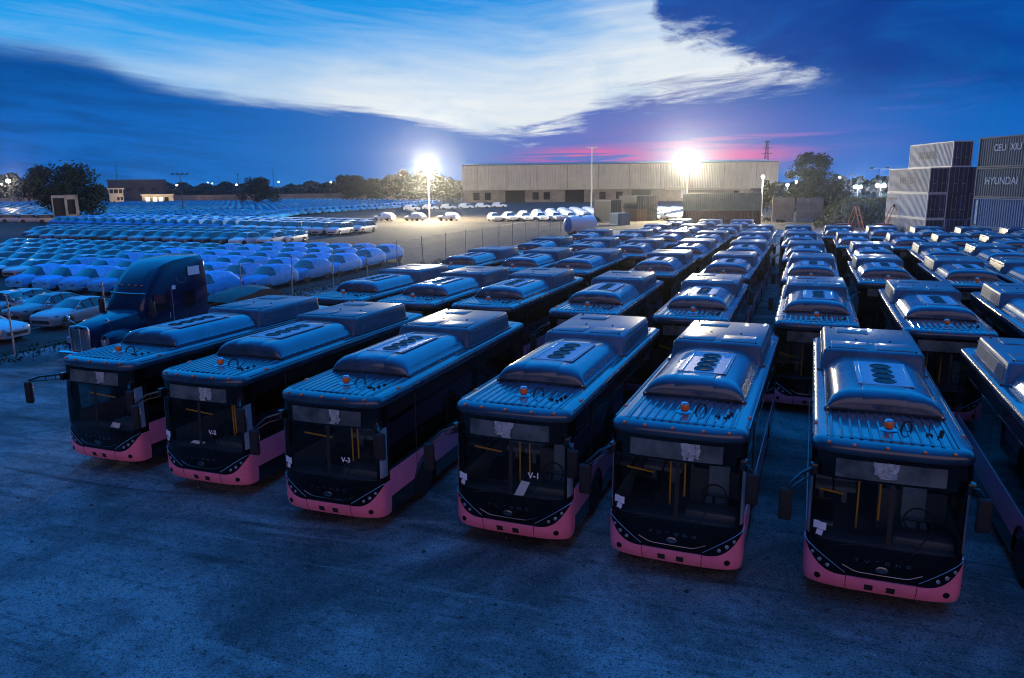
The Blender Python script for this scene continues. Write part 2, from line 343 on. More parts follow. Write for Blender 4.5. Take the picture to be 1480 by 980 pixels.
# ------------------------------------------------------------------ mesh writer
class MB:
    def __init__(s): s.v = []; s.f = []; s.mi = []
    def add(s, vs, fs, mi=0):
        o = len(s.v); s.v += [tuple(p) for p in vs]
        for f in fs: s.f.append(tuple(i + o for i in f)); s.mi.append(mi)
    def box(s, x0, x1, y0, y1, z0, z1, mi=0):
        vs = [(x, y, z) for z in (z0, z1) for y in (y0, y1) for x in (x0, x1)]
        s.add(vs, [(0, 2, 3, 1), (4, 5, 7, 6), (0, 1, 5, 4), (1, 3, 7, 5), (3, 2, 6, 7), (2, 0, 4, 6)], mi)
    def obox(s, mat4, hx, hy, hz, mi=0):
        vs = [mat4 @ Vector((x * hx, y * hy, z * hz)) for z in (-1, 1) for y in (-1, 1) for x in (-1, 1)]
        s.add(vs, [(0, 2, 3, 1), (4, 5, 7, 6), (0, 1, 5, 4), (1, 3, 7, 5), (3, 2, 6, 7), (2, 0, 4, 6)], mi)
    def rbox(s, x0, x1, y0, y1, z0, z1, r=.02, seg=2, mi=0):
        b = bmesh.new(); bmesh.ops.create_cube(b, size=1)
        for q in b.verts: q.co = ((x0 + x1) / 2 + q.co.x * (x1 - x0), (y0 + y1) / 2 + q.co.y * (y1 - y0), (z0 + z1) / 2 + q.co.z * (z1 - z0))
        bmesh.ops.bevel(b, geom=list(b.edges), offset=r, segments=seg, affect='EDGES', profile=.5)
        b.verts.index_update()
        s.add([q.co for q in b.verts], [[q.index for q in f.verts] for f in b.faces], mi); b.free()
    def tube(s, pts, r, n=8, mi=0, caps=True, r2=None):
        pts = [Vector(p) for p in pts]; N = len(pts); base = len(s.v); rings = []
        for i, p in enumerate(pts):
            d = (pts[min(i + 1, N - 1)] - pts[max(i - 1, 0)]).normalized()
            a = d.orthogonal().normalized() if i == 0 else (a - d * a.dot(d)).normalized()
            b = d.cross(a); rr = r if r2 is None else r + (r2 - r) * i / max(1, N - 1)
            rings.append([p + (a * cos(2 * pi * k / n) + b * sin(2 * pi * k / n)) * rr for k in range(n)])
        vs = [q for ring in rings for q in ring]
        fs = [(i * n + k, i * n + (k + 1) % n, (i + 1) * n + (k + 1) % n, (i + 1) * n + k) for i in range(N - 1) for k in range(n)]
        if caps: fs += [tuple(reversed(range(n))), tuple(range((N - 1) * n, N * n))]
        s.add(vs, fs, mi)
    def lathe(s, prof, n=20, origin=(0, 0, 0), axis='z', mi=0, sx=1, sy=1):
        vs = []; O = Vector(origin)
        for (r, h) in prof:
            for k in range(n):
                a = 2 * pi * k / n; p = (r * cos(a) * sx, r * sin(a) * sy, h)
                if axis == 'x': p = (p[2], p[0], p[1])
                elif axis == 'y': p = (p[0], p[2], p[1])
                vs.append(O + Vector(p))
        m_ = len(prof)
        fs = [(i * n + k, i * n + (k + 1) % n, (i + 1) * n + (k + 1) % n, (i + 1) * n + k) for i in range(m_ - 1) for k in range(n)]
        if prof[0][0] > 1e-5: fs.append(tuple(range(n)))
        if prof[-1][0] > 1e-5: fs.append(tuple(range((m_ - 1) * n, m_ * n)))
        s.add(vs, fs, mi)
    def grid(s, rows, mi=0, closed=False):
        n = len(rows[0]); vs = [p for r in rows for p in r]; fs = []
        for i in range(len(rows) - 1):
            for k in range(n - (0 if closed else 1)):
                fs.append((i * n + k, i * n + (k + 1) % n, (i + 1) * n + (k + 1) % n, (i + 1) * n + k))
        s.add(vs, fs, mi)
    def poly(s, pts, mi=0):
        pts = [Vector(p) for p in pts]
        s.add(pts, tessellate_polygon([pts]), mi)
    def prism(s, pts2, mapf, d0, d1, mi=0):
        """pts2 2-D outline; mapf(a,b,d)->3-D point"""
        n = len(pts2); lo = [Vector(mapf(a, b, d0)) for a, b in pts2]; hi = [Vector(mapf(a, b, d1)) for a, b in pts2]
        tri = tessellate_polygon([lo]); o = lo + hi
        fs = [tuple(t) for t in tri] + [tuple(i + n for i in reversed(t)) for t in tri]
        fs += [(i, (i + 1) % n, n + (i + 1) % n, n + i) for i in range(n)]
        s.add(o, fs, mi)
    def mesh(s, name, mats, smooth=True, angle=38):
        me = bpy.data.meshes.new(name); me.from_pydata(s.v, [], s.f)
        for q in (mats if isinstance(mats, (list, tuple)) else [mats]): me.materials.append(M[q] if isinstance(q, str) else q)
        if me.polygons and max(s.mi) > 0: me.polygons.foreach_set('material_index', s.mi)
        b = bmesh.new(); b.from_mesh(me); bmesh.ops.recalc_face_normals(b, faces=b.faces); b.to_mesh(me); b.free()
        if smooth:
            me.polygons.foreach_set('use_smooth', [True] * len(me.polygons))
            me.set_sharp_from_angle(angle=radians(angle))
        me.update(); return me
    def build(s, name, mats, parent=None, smooth=True, angle=38):
        o = bpy.data.objects.new(name, s.mesh(name, mats, smooth, angle)); COL.objects.link(o)
        if parent is not None: o.parent = parent; KIDS.setdefault(parent.name, []).append(o)
        return o

KIDS = {}
def empty(name, loc=(0, 0, 0), rz=0.0):
    o = bpy.data.objects.new(name, None); o.location = loc; o.rotation_euler = (0, 0, rz); o.empty_display_size = .2
    COL.objects.link(o); return o
def tag(o, label, cat, group=None):
    o['label'] = label; o['category'] = cat
    if group: o['group'] = group
    return o
def struct(o, kind='structure'):
    o['kind'] = kind; return o
def dup(root, loc, rz=0.0):
    r = root.copy(); COL.objects.link(r); r.location = loc; r.rotation_euler = (0, 0, rz)
    for k_ in ('label', 'category', 'group'):
        if k_ in r: del r[k_]
    for ch in list(KIDS.get(root.name, ())):
        c = ch.copy(); COL.objects.link(c); c.parent = r; KIDS.setdefault(r.name, []).append(c)
        for g_ in KIDS.get(ch.name, ()):
            d = g_.copy(); COL.objects.link(d); d.parent = c; KIDS.setdefault(c.name, []).append(d)
    return r
def text_mb(body, size, mi_depth=.004, bold=.0):
    cu = bpy.data.curves.new('lettering', 'FONT'); cu.body = body; cu.size = size; cu.extrude = mi_depth; cu.offset = bold
    cu.align_x = 'CENTER'; cu.align_y = 'CENTER'
    ob = bpy.data.objects.new('lettering', cu); COL.objects.link(ob)
    dg = bpy.context.evaluated_depsgraph_get(); dg.update()
    me = bpy.data.meshes.new_from_object(ob.evaluated_get(dg))
    vs = [v.co.copy() for v in me.vertices]; fs = [tuple(p.vertices) for p in me.polygons]
    bpy.data.objects.remove(ob); bpy.data.curves.remove(cu); bpy.data.meshes.remove(me)
    return vs, fs
ORD = ['zeroth', 'first', 'second', 'third', 'fourth', 'fifth', 'sixth', 'seventh', 'eighth', 'ninth', 'tenth', 'eleventh', 'twelfth', 'thirteenth', 'fourteenth', 'fifteenth', 'sixteenth', 'seventeenth', 'eighteenth', 'nineteenth', 'twentieth', 'twenty-first', 'twenty-second', 'twenty-third', 'twenty-fourth', 'twenty-fifth', 'twenty-sixth', 'twenty-seventh', 'twenty-eighth', 'twenty-ninth', 'thirtieth'] + ['%d-th' % i for i in range(31, 90)]
# ================================================================== BUS
BW, BD, BN, BL = 1.235, .42, 3.4, 9.42
_tab = []
def _init():
    px = py = None; s_ = 0
    for i in range(401):
        th = i / 400 * pi / 2
        x = BW * sin(th) ** (2 / BN); y = BD * (1 - max(0.0, cos(th)) ** (2 / BN))
        if px is not None: s_ += math.hypot(x - px, y - py)
        _tab.append((s_, x, y)); px, py = x, y
_init()
BT0 = _tab[-1][0]
def plan(t):
    a = abs(t); sg = 1 if t >= 0 else -1
    if a >= BT0: return (sg * BW, BD + a - BT0), (sg, 0.0)
    lo, hi = 0, 400
    while hi - lo > 1:
        md = (lo + hi) // 2
        if _tab[md][0] <= a: lo = md
        else: hi = md
    A, B = _tab[lo], _tab[hi]; f = (a - A[0]) / max(1e-9, B[0] - A[0])
    x = A[1] + (B[1] - A[1]) * f; y = A[2] + (B[2] - A[2]) * f
    A, B = _tab[max(0, lo - 4)], _tab[min(400, hi + 4)]
    tx, ty = B[1] - A[1], B[2] - A[2]; l = math.hypot(tx, ty)
    return (sg * x, y), (sg * ty / l, -tx / l)
def lean(z):
    v = 0.0
    if z < .55: v += .07 * ((.55 - z) / .22) ** 2
    if z > 1.1: v += .075 * ((z - 1.1) / 1.6) ** 1.5
    return v
def surf(t, z, off=0.0):
    (x, y), (nx, ny) = plan(t)
    k_ = max(0.0, 1 - y / (BD + .25)) if y > .25 else 1.0 - max(0, y - .0) * .0
    k_ = min(1.0, max(0.0, 1 - max(0, y - .1) / .45))
    nar = 1 - .02 * max(0, (.55 - z) / .22) ** 2
    return (x * nar + nx * off, y + lean(z) * k_ + ny * off, z)
def t_of_x(x):
    a = abs(x)
    for s_, xx, yy in _tab:
        if xx >= a: return math.copysign(s_, x)
    return math.copysign(BT0, x)
def lin(a, b, n): return [a + (b - a) * i / (n - 1) for i in range(n)]
def patch(mb, ts, zlo, zhi, nz=6, off=0.0, thick=.0, mi=0):
    fl = zlo if callable(zlo) else (lambda t: zlo); fh = zhi if callable(zhi) else (lambda t: zhi)
    rows = []
    for j in range(nz):
        f = j / (nz - 1)
        rows.append([surf(t, fl(t) + (fh(t) - fl(t)) * f, off) for t in ts])
    mb.grid(rows, mi)
    if thick:
        o2 = off - thick
        mb.grid([[surf(t, fl(t), off) for t in ts], [surf(t, fl(t), o2) for t in ts]], mi)
        mb.grid([[surf(t, fh(t), off) for t in ts], [surf(t, fh(t), o2) for t in ts]], mi)
        for t in (ts[0], ts[-1]):
            zs = [fl(t) + (fh(t) - fl(t)) * j / (nz - 1) for j in range(nz)]
            mb.grid([[surf(t, z, off) for z in zs], [surf(t, z, o2) for z in zs]], mi)
def zU(t):
    ax = abs(plan(t)[0][0])
    a = abs(t)
    if a >= BT0 - .12: return 1.07
    return .60 + (.47 * (max(0, ax - .55) / .68) ** 3.2 if ax > .55 else 0)
def zHL(t):
    ax = abs(plan(t)[0][0])
    return max(zU(t) + .002, .64 + .44 * min(1, (ax - .55) / .66))

def disc_on(mb, t, z, r, off, depth, n=16, mi=0, inner=None, mi2=0, hx=1.0):
    """round boss standing on the front surface"""
    (x, y), (nx, ny) = plan(t); P = Vector(surf(t, z, off)); N = Vector((nx, ny, 0)); T = Vector((-ny, nx, 0)); Uz = Vector((0, 0, 1))
    ring = lambda rr, d: [P + (T * cos(2 * pi * k / n) * hx + Uz * sin(2 * pi * k / n)) * rr + N * d for k in range(n)]
    r0, r1, r2 = ring(r, -.01), ring(r, depth), ring(r * .8, depth + .004)
    mb.grid([r0, r1, r2], mi, closed=True)
    mb.add(r2, [tuple(range(n))], mi2)

WHEEL_Y = (2.22, 7.05); WHEEL_R = .48; ARCH_R = .585
def wall_outline(zlo, zhi, y0, y1):
    pts = [(y0, zlo)]
    for wy in WHEEL_Y:
        a0 = math.asin(max(-1, min(1, (zlo - WHEEL_R) / ARCH_R)))
        if y0 < wy - .6 and wy + .6 < y1:
            for k in range(15):
                a = (pi - a0) + (a0 - (pi - a0)) * k / 14
                pts.append((wy + ARCH_R * cos(a), WHEEL_R + ARCH_R * sin(a)))
    pts += [(y1, zlo), (y1, zhi), (y0, zhi)]
    return pts

def bus_roof(mb, ribs=True):
    N = 33; ts = lin(-BT0, BT0, N)
    prof = [(-.015, 2.755), (.012, 2.775), (.026, 2.82), (.026, 2.87), (.010, 2.92), (-.035, 2.962), (-.10, 2.985), (-.22, 2.995)]
    def ringpts(off, z):
        f = [surf(t, 2.72, off) for t in ts]
        out = []
        for (x, y, _) in f: out.append((x, y, z))
        return [(out[0][0], BL, z)] + out + [(out[-1][0], BL, z)]
    rows = [ringpts(o, z) for o, z in prof]
    mb.grid(rows)
    last = rows[-1]; n = len(last); h = n // 2
    # crowned deck
    L_ = last[:h + 1]; R_ = list(reversed(last[h:]))
    K = 7
    dk = []
    for a, b in zip(L_, R_):
        row = []
        for i in range(K):
            f = i / (K - 1); x = a[0] + (b[0] - a[0]) * f
            row.append((x, a[1], a[2] + .03 * (1 - (2 * f - 1) ** 2) * min(1, abs(b[0] - a[0]) / 2)))
        dk.append(row)
    mb.grid(dk)
    # rear lip
    mb.add([(last[0][0], BL, 2.995), (last[-1][0], BL, 2.995), (1.22, BL + .05, 2.9), (-1.22, BL + .05, 2.9), (1.22, BL + .03, 2.74), (-1.22, BL + .03, 2.74)],
           [(0, 1, 2, 3), (3, 2, 4, 5)])
    if ribs:
        for i in range(13):
            x = -.93 + i * .155
            zc = 2.995 + .03 * (1 - (x / 1.05) ** 2)
            ya, yb = .30, 2.12
            mb.add([(x - .030, ya, zc - .006), (x - .016, ya + .06, zc + .013), (x + .016, ya + .06, zc + .013), (x + .030, ya, zc - .006),
                    (x - .030, yb, zc - .006), (x - .016, yb, zc + .013), (x + .016, yb, zc + .013), (x + .030, yb, zc - .006)],
                   [(0, 1, 5, 4), (1, 2, 6, 5), (2, 3, 7, 6), (0, 3, 2, 1)])
        for x in (-1.0, 1.0):
            mb.tube([(x, .35, 2.997), (x, 9.2, 2.997)], .014, 6)

def ac_shape(mb, mi=0):
    prof = [(1.03, 0), (1.035, .045), (1.0, .075), (.965, .16), (.90, .245), (.79, .318), (.64, .362), (.40, .386), (.385, .378), (.375, .388), (0, .395)]
    full = [(-x, z) for x, z in prof] + [(x, z) for x, z in reversed(prof[:-1])]
    sts = [(1.96, .10, 1.0), (1.962, .45, 1.0), (1.985, .70, 1.0), (2.03, .86, .998), (2.10, .95, .996), (2.20, .99, .993), (2.36, 1.0, .99), (3.4, 1.0, .99), (4.4, 1.0, .99), (5.15, 1.0, .99), (5.2, .97, .985)]
    mb.grid([[(x * wx, y, 3.022 + z * k_) for x, z in full] for y, k_, wx in sts], mi)
    mb.add([(x * .985, 5.2, 3.022 + z * .97) for x, z in full], [tuple(range(len(full)))], mi)
    # front skirt, cut back in the middle
    mb.add([(x * 1.0, 1.96, 3.022 + z * .10) for x, z in full], [tuple(range(len(full)))], mi)
    mb.box(-1.05, 1.05, 2.02, 5.18, 2.99, 3.03, mi)

def side_polys(mb, sx, y0, y1, z0, z1, off, mi=0, thick=.006, r=.0):
    """thin plate on a side wall, sx=+-1"""
    x0 = sx * (BW + off)
    pts = [(y0, z0), (y1, z0), (y1, z1), (y0, z1)]
    if r:
        q = []
        for (cy_, cz_, a0) in ((y1 - r, z1 - r, 0), (y0 + r, z1 - r, 90), (y0 + r, z0 + r, 180), (y1 - r, z0 + r, 270)):
            for k in range(4): q.append((cy_ + r * cos(radians(a0 + 30 * k)), cz_ + r * sin(radians(a0 + 30 * k))))
        pts = q
    mb.prism(pts, lambda a, b, d: (x0 + sx * d, a, b), -thick, 0.0, mi)

def make_mirror(bus, sx, full, ext=False):
    mb = MB()
    if sx < 0:
        # swing arm reaching out and a little forward from the roof corner, housing hanging from its end
        o = random.uniform(-.04, .04)
        if ext: A, B, C, head = Vector((-1.16, .16, 2.50)), Vector((-1.62, -.20, 2.50 + o)), Vector((-1.90, -.30, 2.40 + o)), Vector((-1.93, -.30, 2.05))
        else: A, B, C, head = Vector((-1.17, .14, 2.47)), Vector((-1.38, -.12, 2.42)), Vector((-1.60, -.26, 2.20)), Vector((-1.61, -.27, 1.90))
        arm = MB(); arm.tube([A, B, C], .028, 8); arm.tube([A + Vector((0, 0, -.13)), B + Vector((.04, 0, -.10)), C + Vector((.06, 0, -.02))], .016, 8)
        for f in (.35, .75): arm.tube([A.lerp(B, f), A.lerp(B, f) + Vector((0, 0, -.12))], .012, 6)
        arm.rbox(-1.24, -1.12, .08, .24, 2.34, 2.54, .02)
    else:
        A = Vector((1.20, .14, 2.42))
        arm = MB(); arm.tube([A, (1.30, .0, 2.44), (1.36, -.06, 2.36)], .026, 8); arm.rbox(1.14, 1.27, .08, .24, 2.30, 2.50, .02)
        arm.tube([(1.22, .12, 2.30), (1.36, -.05, 2.32)], .014, 6)
        head = Vector((1.38, -.06, 2.06))
    a = arm.build('mirror_arm', 'bus_black', bus)
    h = MB(); h.rbox(head.x - .11, head.x + .11, head.y - .07, head.y + .05, head.z - .30, head.z + .28, .045, 3)
    ho = h.build('mirror_housing', 'rubber', a)
    if full:
        g = MB(); g.rbox(head.x - .09, head.x + .09, head.y + .045, head.y + .056, head.z - .26, head.z + .24, .004, 1)
        g.build('mirror_glass', 'chrome', a)
    return a

def make_bus(full=True, name='city_bus'):
    bus = empty(name)
    # ---- body shell: side walls with wheel arches, front mask frame, rear, floor pan
    b = MB()
    yS = .42 + .08
    for sx in (-1, 1):
        b.poly([(sx * BW, y, z) for y, z in wall_outline(.30, 1.32, yS, BL - .02)])
        b.grid([[(sx * BW, y, z) for y in (yS, BL - .02)] for z in (1.32, 2.76)] if not full else
               [[(sx * BW, y, z) for y in (yS, yS + .1)] for z in (1.32, 2.76)])
        if full:
            # window band is open glass: only frame members here
            b.grid([[(sx * BW, y, z) for y in (yS, BL - .02)] for z in (2.42, 2.76)])
            b.grid([[(sx * BW, y, z) for y in (yS, BL - .02)] for z in (1.32, 1.40)])
            for (ya, yb) in ((1.72, 1.86), (3.48, 3.6), (5.2, 5.32), (6.95, 7.07), (8.5, BL - .02)):
                b.grid([[(sx * BW, y, z) for y in (ya, yb)] for z in (1.32, 2.76)])
        # wheel-arch liners
        for wy in WHEEL_Y:
            arc = [(wy + ARCH_R * cos(pi * k / 12), WHEEL_R + ARCH_R * sin(pi * k / 12)) for k in range(13)]
            b.grid([[(sx * BW, y, z) for y, z in arc], [(sx * (BW - .5), y, z) for y, z in arc]])
            b.add([(sx * (BW - .5), y, z) for y, z in arc], [tuple(range(13))])
    tsF = lin(-(BT0 + .08), BT0 + .08, 37)
    b2 = MB()
    patch(b2, tsF, lambda t: .36, lambda t: 1.19, 8, 0.0)                 # lower front behind the bumper
    patch(b2, tsF, 2.33, 2.77, 4, 0.0)                                    # header above the windscreen
    tp = t_of_x(1.14)
    for sg in (-1, 1):
        patch(b2, lin(sg * tp, sg * (BT0 + .08), 8), 1.19, 2.33, 6, 0.0)  # corner pillars
    rr = MB()
    b.add([(-BW, BL - .02, .35), (BW, BL - .02, .35), (BW, BL + .03, 1.2), (-BW, BL + .03, 1.2), (BW, BL, 2.76), (-BW, BL, 2.76)], [(0, 1, 2, 3), (3, 2, 4, 5)])
    b.box(-1.2, 1.2, .45, 9.3, .34, .40)
    b.build('body', 'bus_black', bus)
    b2.build('front_mask', 'gloss_black', bus)
    # ---- windscreen
    tw = t_of_x(1.175)
    g = MB(); patch(g, lin(-tw, tw, 25), 1.17, 2.35, 8, .006)
    ws = g.build('windscreen', 'wind' if full else 'gloss_black', bus)
    if full:
        g = MB(); patch(g, lin(.02, .10, 3), 1.20, 2.33, 5, .010, .004); g.build('centre_strip', 'seal', ws)
        for (x0, z0, x1, z1) in ((-.70, 1.16, .02, 1.30), (.42, 1.14, .70, 1.62)):
            wp = MB(); P, Q = surf(t_of_x(x0), z0, .03), surf(t_of_x(x1), z1, .03)
            wp.tube([P, Q], .012, 6); mid = Vector(P).lerp(Vector(Q), .62); wp.tube([mid - (Vector(Q) - Vector(P)) * .35 + Vector((0, -.012, 0)), Vector(Q) + Vector((0, -.012, 0))], .007, 5)
            wp.build('wiper', 'rubber', ws)
    # ---- corner glass strips beside the windscreen
    tc0, tc1 = t_of_x(1.185), BT0 + .02
    for sg in (-1, 1):
        g = MB(); patch(g, lin(sg * tc0, sg * tc1, 6), 1.22, 2.30, 4, .005, .004); g.build('corner_glass', 'pillarglass', bus)
    # ---- bumper
    TB = BT0 + .10
    g = MB(); patch(g, lin(-TB, TB, 61), .33, zU, 7, .026, .05)
    g.build('bumper', 'pink', bus)
    if full:
        bump = KIDS[bus.name][-1]
        for sx in (-1, 1):
            g = MB(); t = t_of_x(sx * .55); patch(g, [t - .006, t + .006], .335, .62, 4, .029, .004); g.build('panel_seam', 'pink_seam', bump)
            g = MB(); disc_on(g, t_of_x(sx * 1.0), .50, .055, .026, .006, 16); g.build('fog_lamp', 'gloss_black', bump)
        for x in (-.18, .155):
            g = MB(); tt = t_of_x(x); patch(g, lin(tt - .068, tt + .068, 3), .385, .50, 3, .030, .006); g.build('tow_cover', 'rubber', bump)
    # ---- headlights
    for sx in (-1, 1):
        g = MB(); ts = lin(t_of_x(sx * .57), sx * (BT0 - .16), 18)
        patch(g, ts, lambda t: zU(t) - .004, zHL, 6, .020, .02)
        hl = g.build('headlight', 'gloss_black', bus)
        if full:
            for x, z, r in ((1.10, .915, .032), (.985, .81, .037), (.855, .735, .034)):
                g = MB(); disc_on(g, t_of_x(sx * x), z, r, .020, .012, 16); g.build('lens', 'lens', hl)
            g = MB(); g.tube([surf(t, zHL(t) + .004, .022) for t in ts], .007, 6); g.build('light_strip', 'lens', hl)
    # ---- chrome trim, emblem, lettering
    if full:
        g = MB(); pts = [(-.62, .80), (-.52, .755), (-.43, .715), (-.34, .702), (0, .700), (.34, .702), (.43, .715), (.52, .755), (.62, .80)]
        g.tube([surf(t_of_x(x), z, .012) for x, z in pts], .009, 8); g.build('grille_trim', 'dull_chrome', bus)
        g = MB(); disc_on(g, 0, .80, .058, .004, .016, 24, hx=1.75)
        em = g.build('emblem', 'dull_chrome', bus)
        g = MB()
        for rr_ in (.030, .046):
            g.tube([surf(rr_ * 1.7 * cos(a), .792 + rr_ * .75 * sin(a), .028) for a in lin(.25, pi - .25, 9)], .004, 5)
        g.build('emblem_arc', 'gloss_black', em)
        g = MB()
        for i, ch in enumerate('YUTONG'):
            vs, fs = text_mb(ch, .085, .004, .001); x0 = -.40 + i * .16
            g.add([surf(t_of_x(x0 + v.x * 1.3), .925 + v.y, .006 + v.z) for v in vs], fs)
        g.build('front_lettering', 'dull_chrome', bus, smooth=False)
    # ---- destination sign
    g = MB(); patch(g, lin(t_of_x(-.84), t_of_x(.84), 15), 2.37, 2.69, 3, .006, .004); ds = g.build('destination_sign', 'sign', bus)
    # ---- pink belt along both sides, windows, doors
    for sx in (-1, 1):
        g = MB()
        z0, z1 = .69, 1.28
        segs = [(.56, 1.60, True, None), (2.83, 6.42, None, None), (7.66, 8.9, None, None)]
        def arcpts(wy, zlo, zhi, right):
            R_ = .62; out = []
            a0 = math.asin((zlo - WHEEL_R) / R_)
            for k in range(9):
                a = a0 + (pi / 2 - a0) * k / 8 if right else (pi - a0) - (pi / 2 - a0) * k / 8
                y_, z_ = wy + R_ * cos(a), WHEEL_R + R_ * sin(a)
                if z_ <= zhi: out.append((y_, z_))
            return out
        aL, aR = arcpts(WHEEL_Y[0], z0, z1, False), arcpts(WHEEL_Y[0], z0, z1, True)
        bL, bR = arcpts(WHEEL_Y[1], z0, z1, False), arcpts(WHEEL_Y[1], z0, z1, True)
        o = BW + .012
        loops = [[(.54, z0)] + aL + [(WHEEL_Y[0], z1), (.54, z1)],
                 list(reversed(aR)) + [(aR[0][0], z0)] + [(bL[0][0], z0)] + bL + [(WHEEL_Y[1], z1), (WHEEL_Y[0], z1)],
                 list(reversed(bR)) + [(8.95, z0), (8.95, z1), (WHEEL_Y[1], z1)]]
        for lp in loops:
            cl = []
            for p in lp:
                if not cl or (abs(p[0] - cl[-1][0]) + abs(p[1] - cl[-1][1])) > 1e-4: cl.append(p)
            g.prism(cl, lambda a, b_, d: (sx * (o + d), a, b_), -.018, 0.0)
        g.build('side_panel', 'pink', bus, smooth=False)
        if full:
            for (ya, yb) in ((.62, 1.70), (1.88, 3.46), (3.62, 5.18), (5.34, 6.93), (7.09, 8.48)):
                g = MB(); side_polys(g, sx, ya - .04, yb + .04, 1.36, 2.46, .004, thick=.005, r=.05); g.build('side_window', 'sideglass', bus)
        else:
            g = MB(); side_polys(g, sx, .6, 8.5, 1.36, 2.46, .004, thick=.005, r=.05); g.build('side_window', 'gloss_black', bus)
        if full and sx > 0:
            g = MB(); g.tube([(sx * (BW + .012), 1.79, .7), (sx * (BW + .012), 1.79, 2.7)], .010, 6); g.build('side_trim', 'darksteel', bus)
    # ---- wheels
    for sx in (-1, 1):
        for wy in (WHEEL_Y if full else WHEEL_Y[:1]):
            g = MB(); g.lathe([(.30, .135), (.40, .14), (.465, .115), (.48, .05), (.48, -.05), (.465, -.115), (.40, -.14), (.3, -.135)], 28, (sx * (BW - .165), wy, .48), 'x')
            wh = g.build('wheel', 'tyre', bus)
            if full:
                g = MB(); xo = sx * (BW - .165)
                pr = [(.30, .13), (.285, .10), (.26, .05), (.20, .04), (.15, .075), (.09, .10), (.0, .10)]
                g.lathe([(r, sx * h) for r, h in pr], 24, (xo, wy, .48), 'x')
                for k in range(8):
                    a = 2 * pi * k / 8; g.lathe([(.018, sx * .04), (.016, sx * .085), (0, sx * .09)], 8, (xo, wy + .20 * cos(a), .48 + .20 * sin(a)), 'x')
                g.build('rim', 'rim', wh)
    # ---- roof and everything on it
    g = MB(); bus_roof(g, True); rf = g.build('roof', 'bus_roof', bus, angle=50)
    for sx in (-1, 1):
        g = MB(); g.tube([(sx * 1.235, .5, 2.945), (sx * 1.235, BL, 2.945)], .016, 6); g.build('drip_rail', 'bus_roof', rf)
    if full:
        for x in (-.98, -.58, -.06, .48, .93):
            g = MB(); tt = t_of_x(x); P = surf(tt, 2.72, -.02)
            g.rbox(P[0] - .030, P[0] + .030, P[1] - .05, P[1] + .02, 2.93, 2.975, .014, 2); g.build('marker_light', 'orange', rf)
        for sx in (-1, 1):
            g = MB(); g.rbox(sx * 1.19 - .03, sx * 1.19 + .03, 1.1, 1.22, 2.955, 2.995, .012, 1); g.build('marker_light', 'orange', rf)
    bz = 3.02
    g = MB(); g.lathe([(.16, 0), (.17, .012), (.15, .03), (.075, .045), (.065, .06), (.0, .06)], 20, (0, .95, bz)); bc = g.build('beacon', 'dull_chrome' if full else 'orange', bus)
    g = MB(); g.lathe([(.075, .05), (.085, .07), (.085, .14), (.076, .16)], 18, (0, .95, bz)); g.build('beacon_lens', 'beacon', bc)
    g = MB(); g.lathe([(.078, .158), (.06, .19), (.0, .20)], 18, (0, .95, bz)); g.build('beacon_cap', 'lens', bc)
    if full:
        g = MB(); g.tube([(.20, .98, 3.02), (.22, 1.0, 3.10), (.27, 1.06, 3.17), (.34, 1.12, 3.16), (.38, 1.12, 3.08), (.38, 1.1, 3.0)], .018, 8); g.build('cable_hose', 'rubber', rf)
        g = MB(); g.tube([(.62, .84, 3.02), (.66, 1.10, 3.14)], .010, 6); g.rbox(.58, .68, .80, .90, 3.0, 3.045, .01, 1); g.build('antenna', 'rubber', rf)
        for dx, dy in ((.78, .78), (.82, .95), (.86, 1.12)):
            g = MB(); g.rbox(dx - .035, dx + .035, dy - .02, dy + .02, 3.0, 3.05, .012, 1); g.build('antenna', 'rubber', rf)
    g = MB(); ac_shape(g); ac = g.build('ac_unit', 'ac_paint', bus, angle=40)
    g = MB(); g.rbox(-.44, .56, 2.60, 4.62, 3.408, 3.424, .004, 1); fp = g.build('fan_panel', 'panel', ac)
    if full:
        for x in (-.36, .50):
            g = MB(); g.rbox(x - .012, x + .012, 2.66, 4.5, 3.424, 3.436, .003, 1); g.build('panel_rail', 'rim', ac)
        g = MB()
        for i in range(15):
            x = -.98 + i * .14
            if abs(x) > .36: g.lathe([(.016, -.014), (.013, 0), (0, .004)], 8, (x, 1.965, 3.05), 'y')
        for i in range(12):
            for sx in (-1, 1): g.lathe([(.013, 0), (0, .008)], 6, (sx * 1.02, 2.3 + i * .26, 3.07), 'z')
        g.build('bolt', 'chrome', ac); KIDS[ac.name][-1]['kind'] = 'stuff'
        g = MB(); g.rbox(-.95, .95, 1.93, 1.972, 3.015, 3.062, .01, 1); g.build('base_shade_strip', 'fan', ac)  # black strip standing in for the shadow along the pod's front base
    for k in range(4):
        g = MB(); y = 2.93 + k * .43
        g.lathe([(.212, 0), (.212, .014), (.19, .02), (.172, .006)], 22, (.06, y, 3.42)); fr = g.build('fan', 'fan', ac)
        if full:
            g = MB(); g.lathe([(.165, .008), (.06, .010), (.055, .016), (0, .018)], 22, (.06, y, 3.42))
            for q in range(10):
                a = 2 * pi * q / 10; g.tube([(.06 + .06 * cos(a), y + .06 * sin(a), 3.436), (.06 + .18 * cos(a + .3), y + .18 * sin(a + .3), 3.436)], .006, 4)
            g.build('fan_guard', 'seal', fr)
    # battery box
    g = MB(); bb = bmesh.new()
    x0, x1 = 1.10, 1.045
    pts = [(-x0, 5.27, 3.0), (x0, 5.27, 3.0), (x0, 8.55, 3.0), (-x0, 8.55, 3.0), (-x1, 5.46, 3.49), (x1, 5.46, 3.49), (x1, 8.50, 3.49), (-x1, 8.50, 3.49)]
    vv = [bb.verts.new(p) for p in pts]
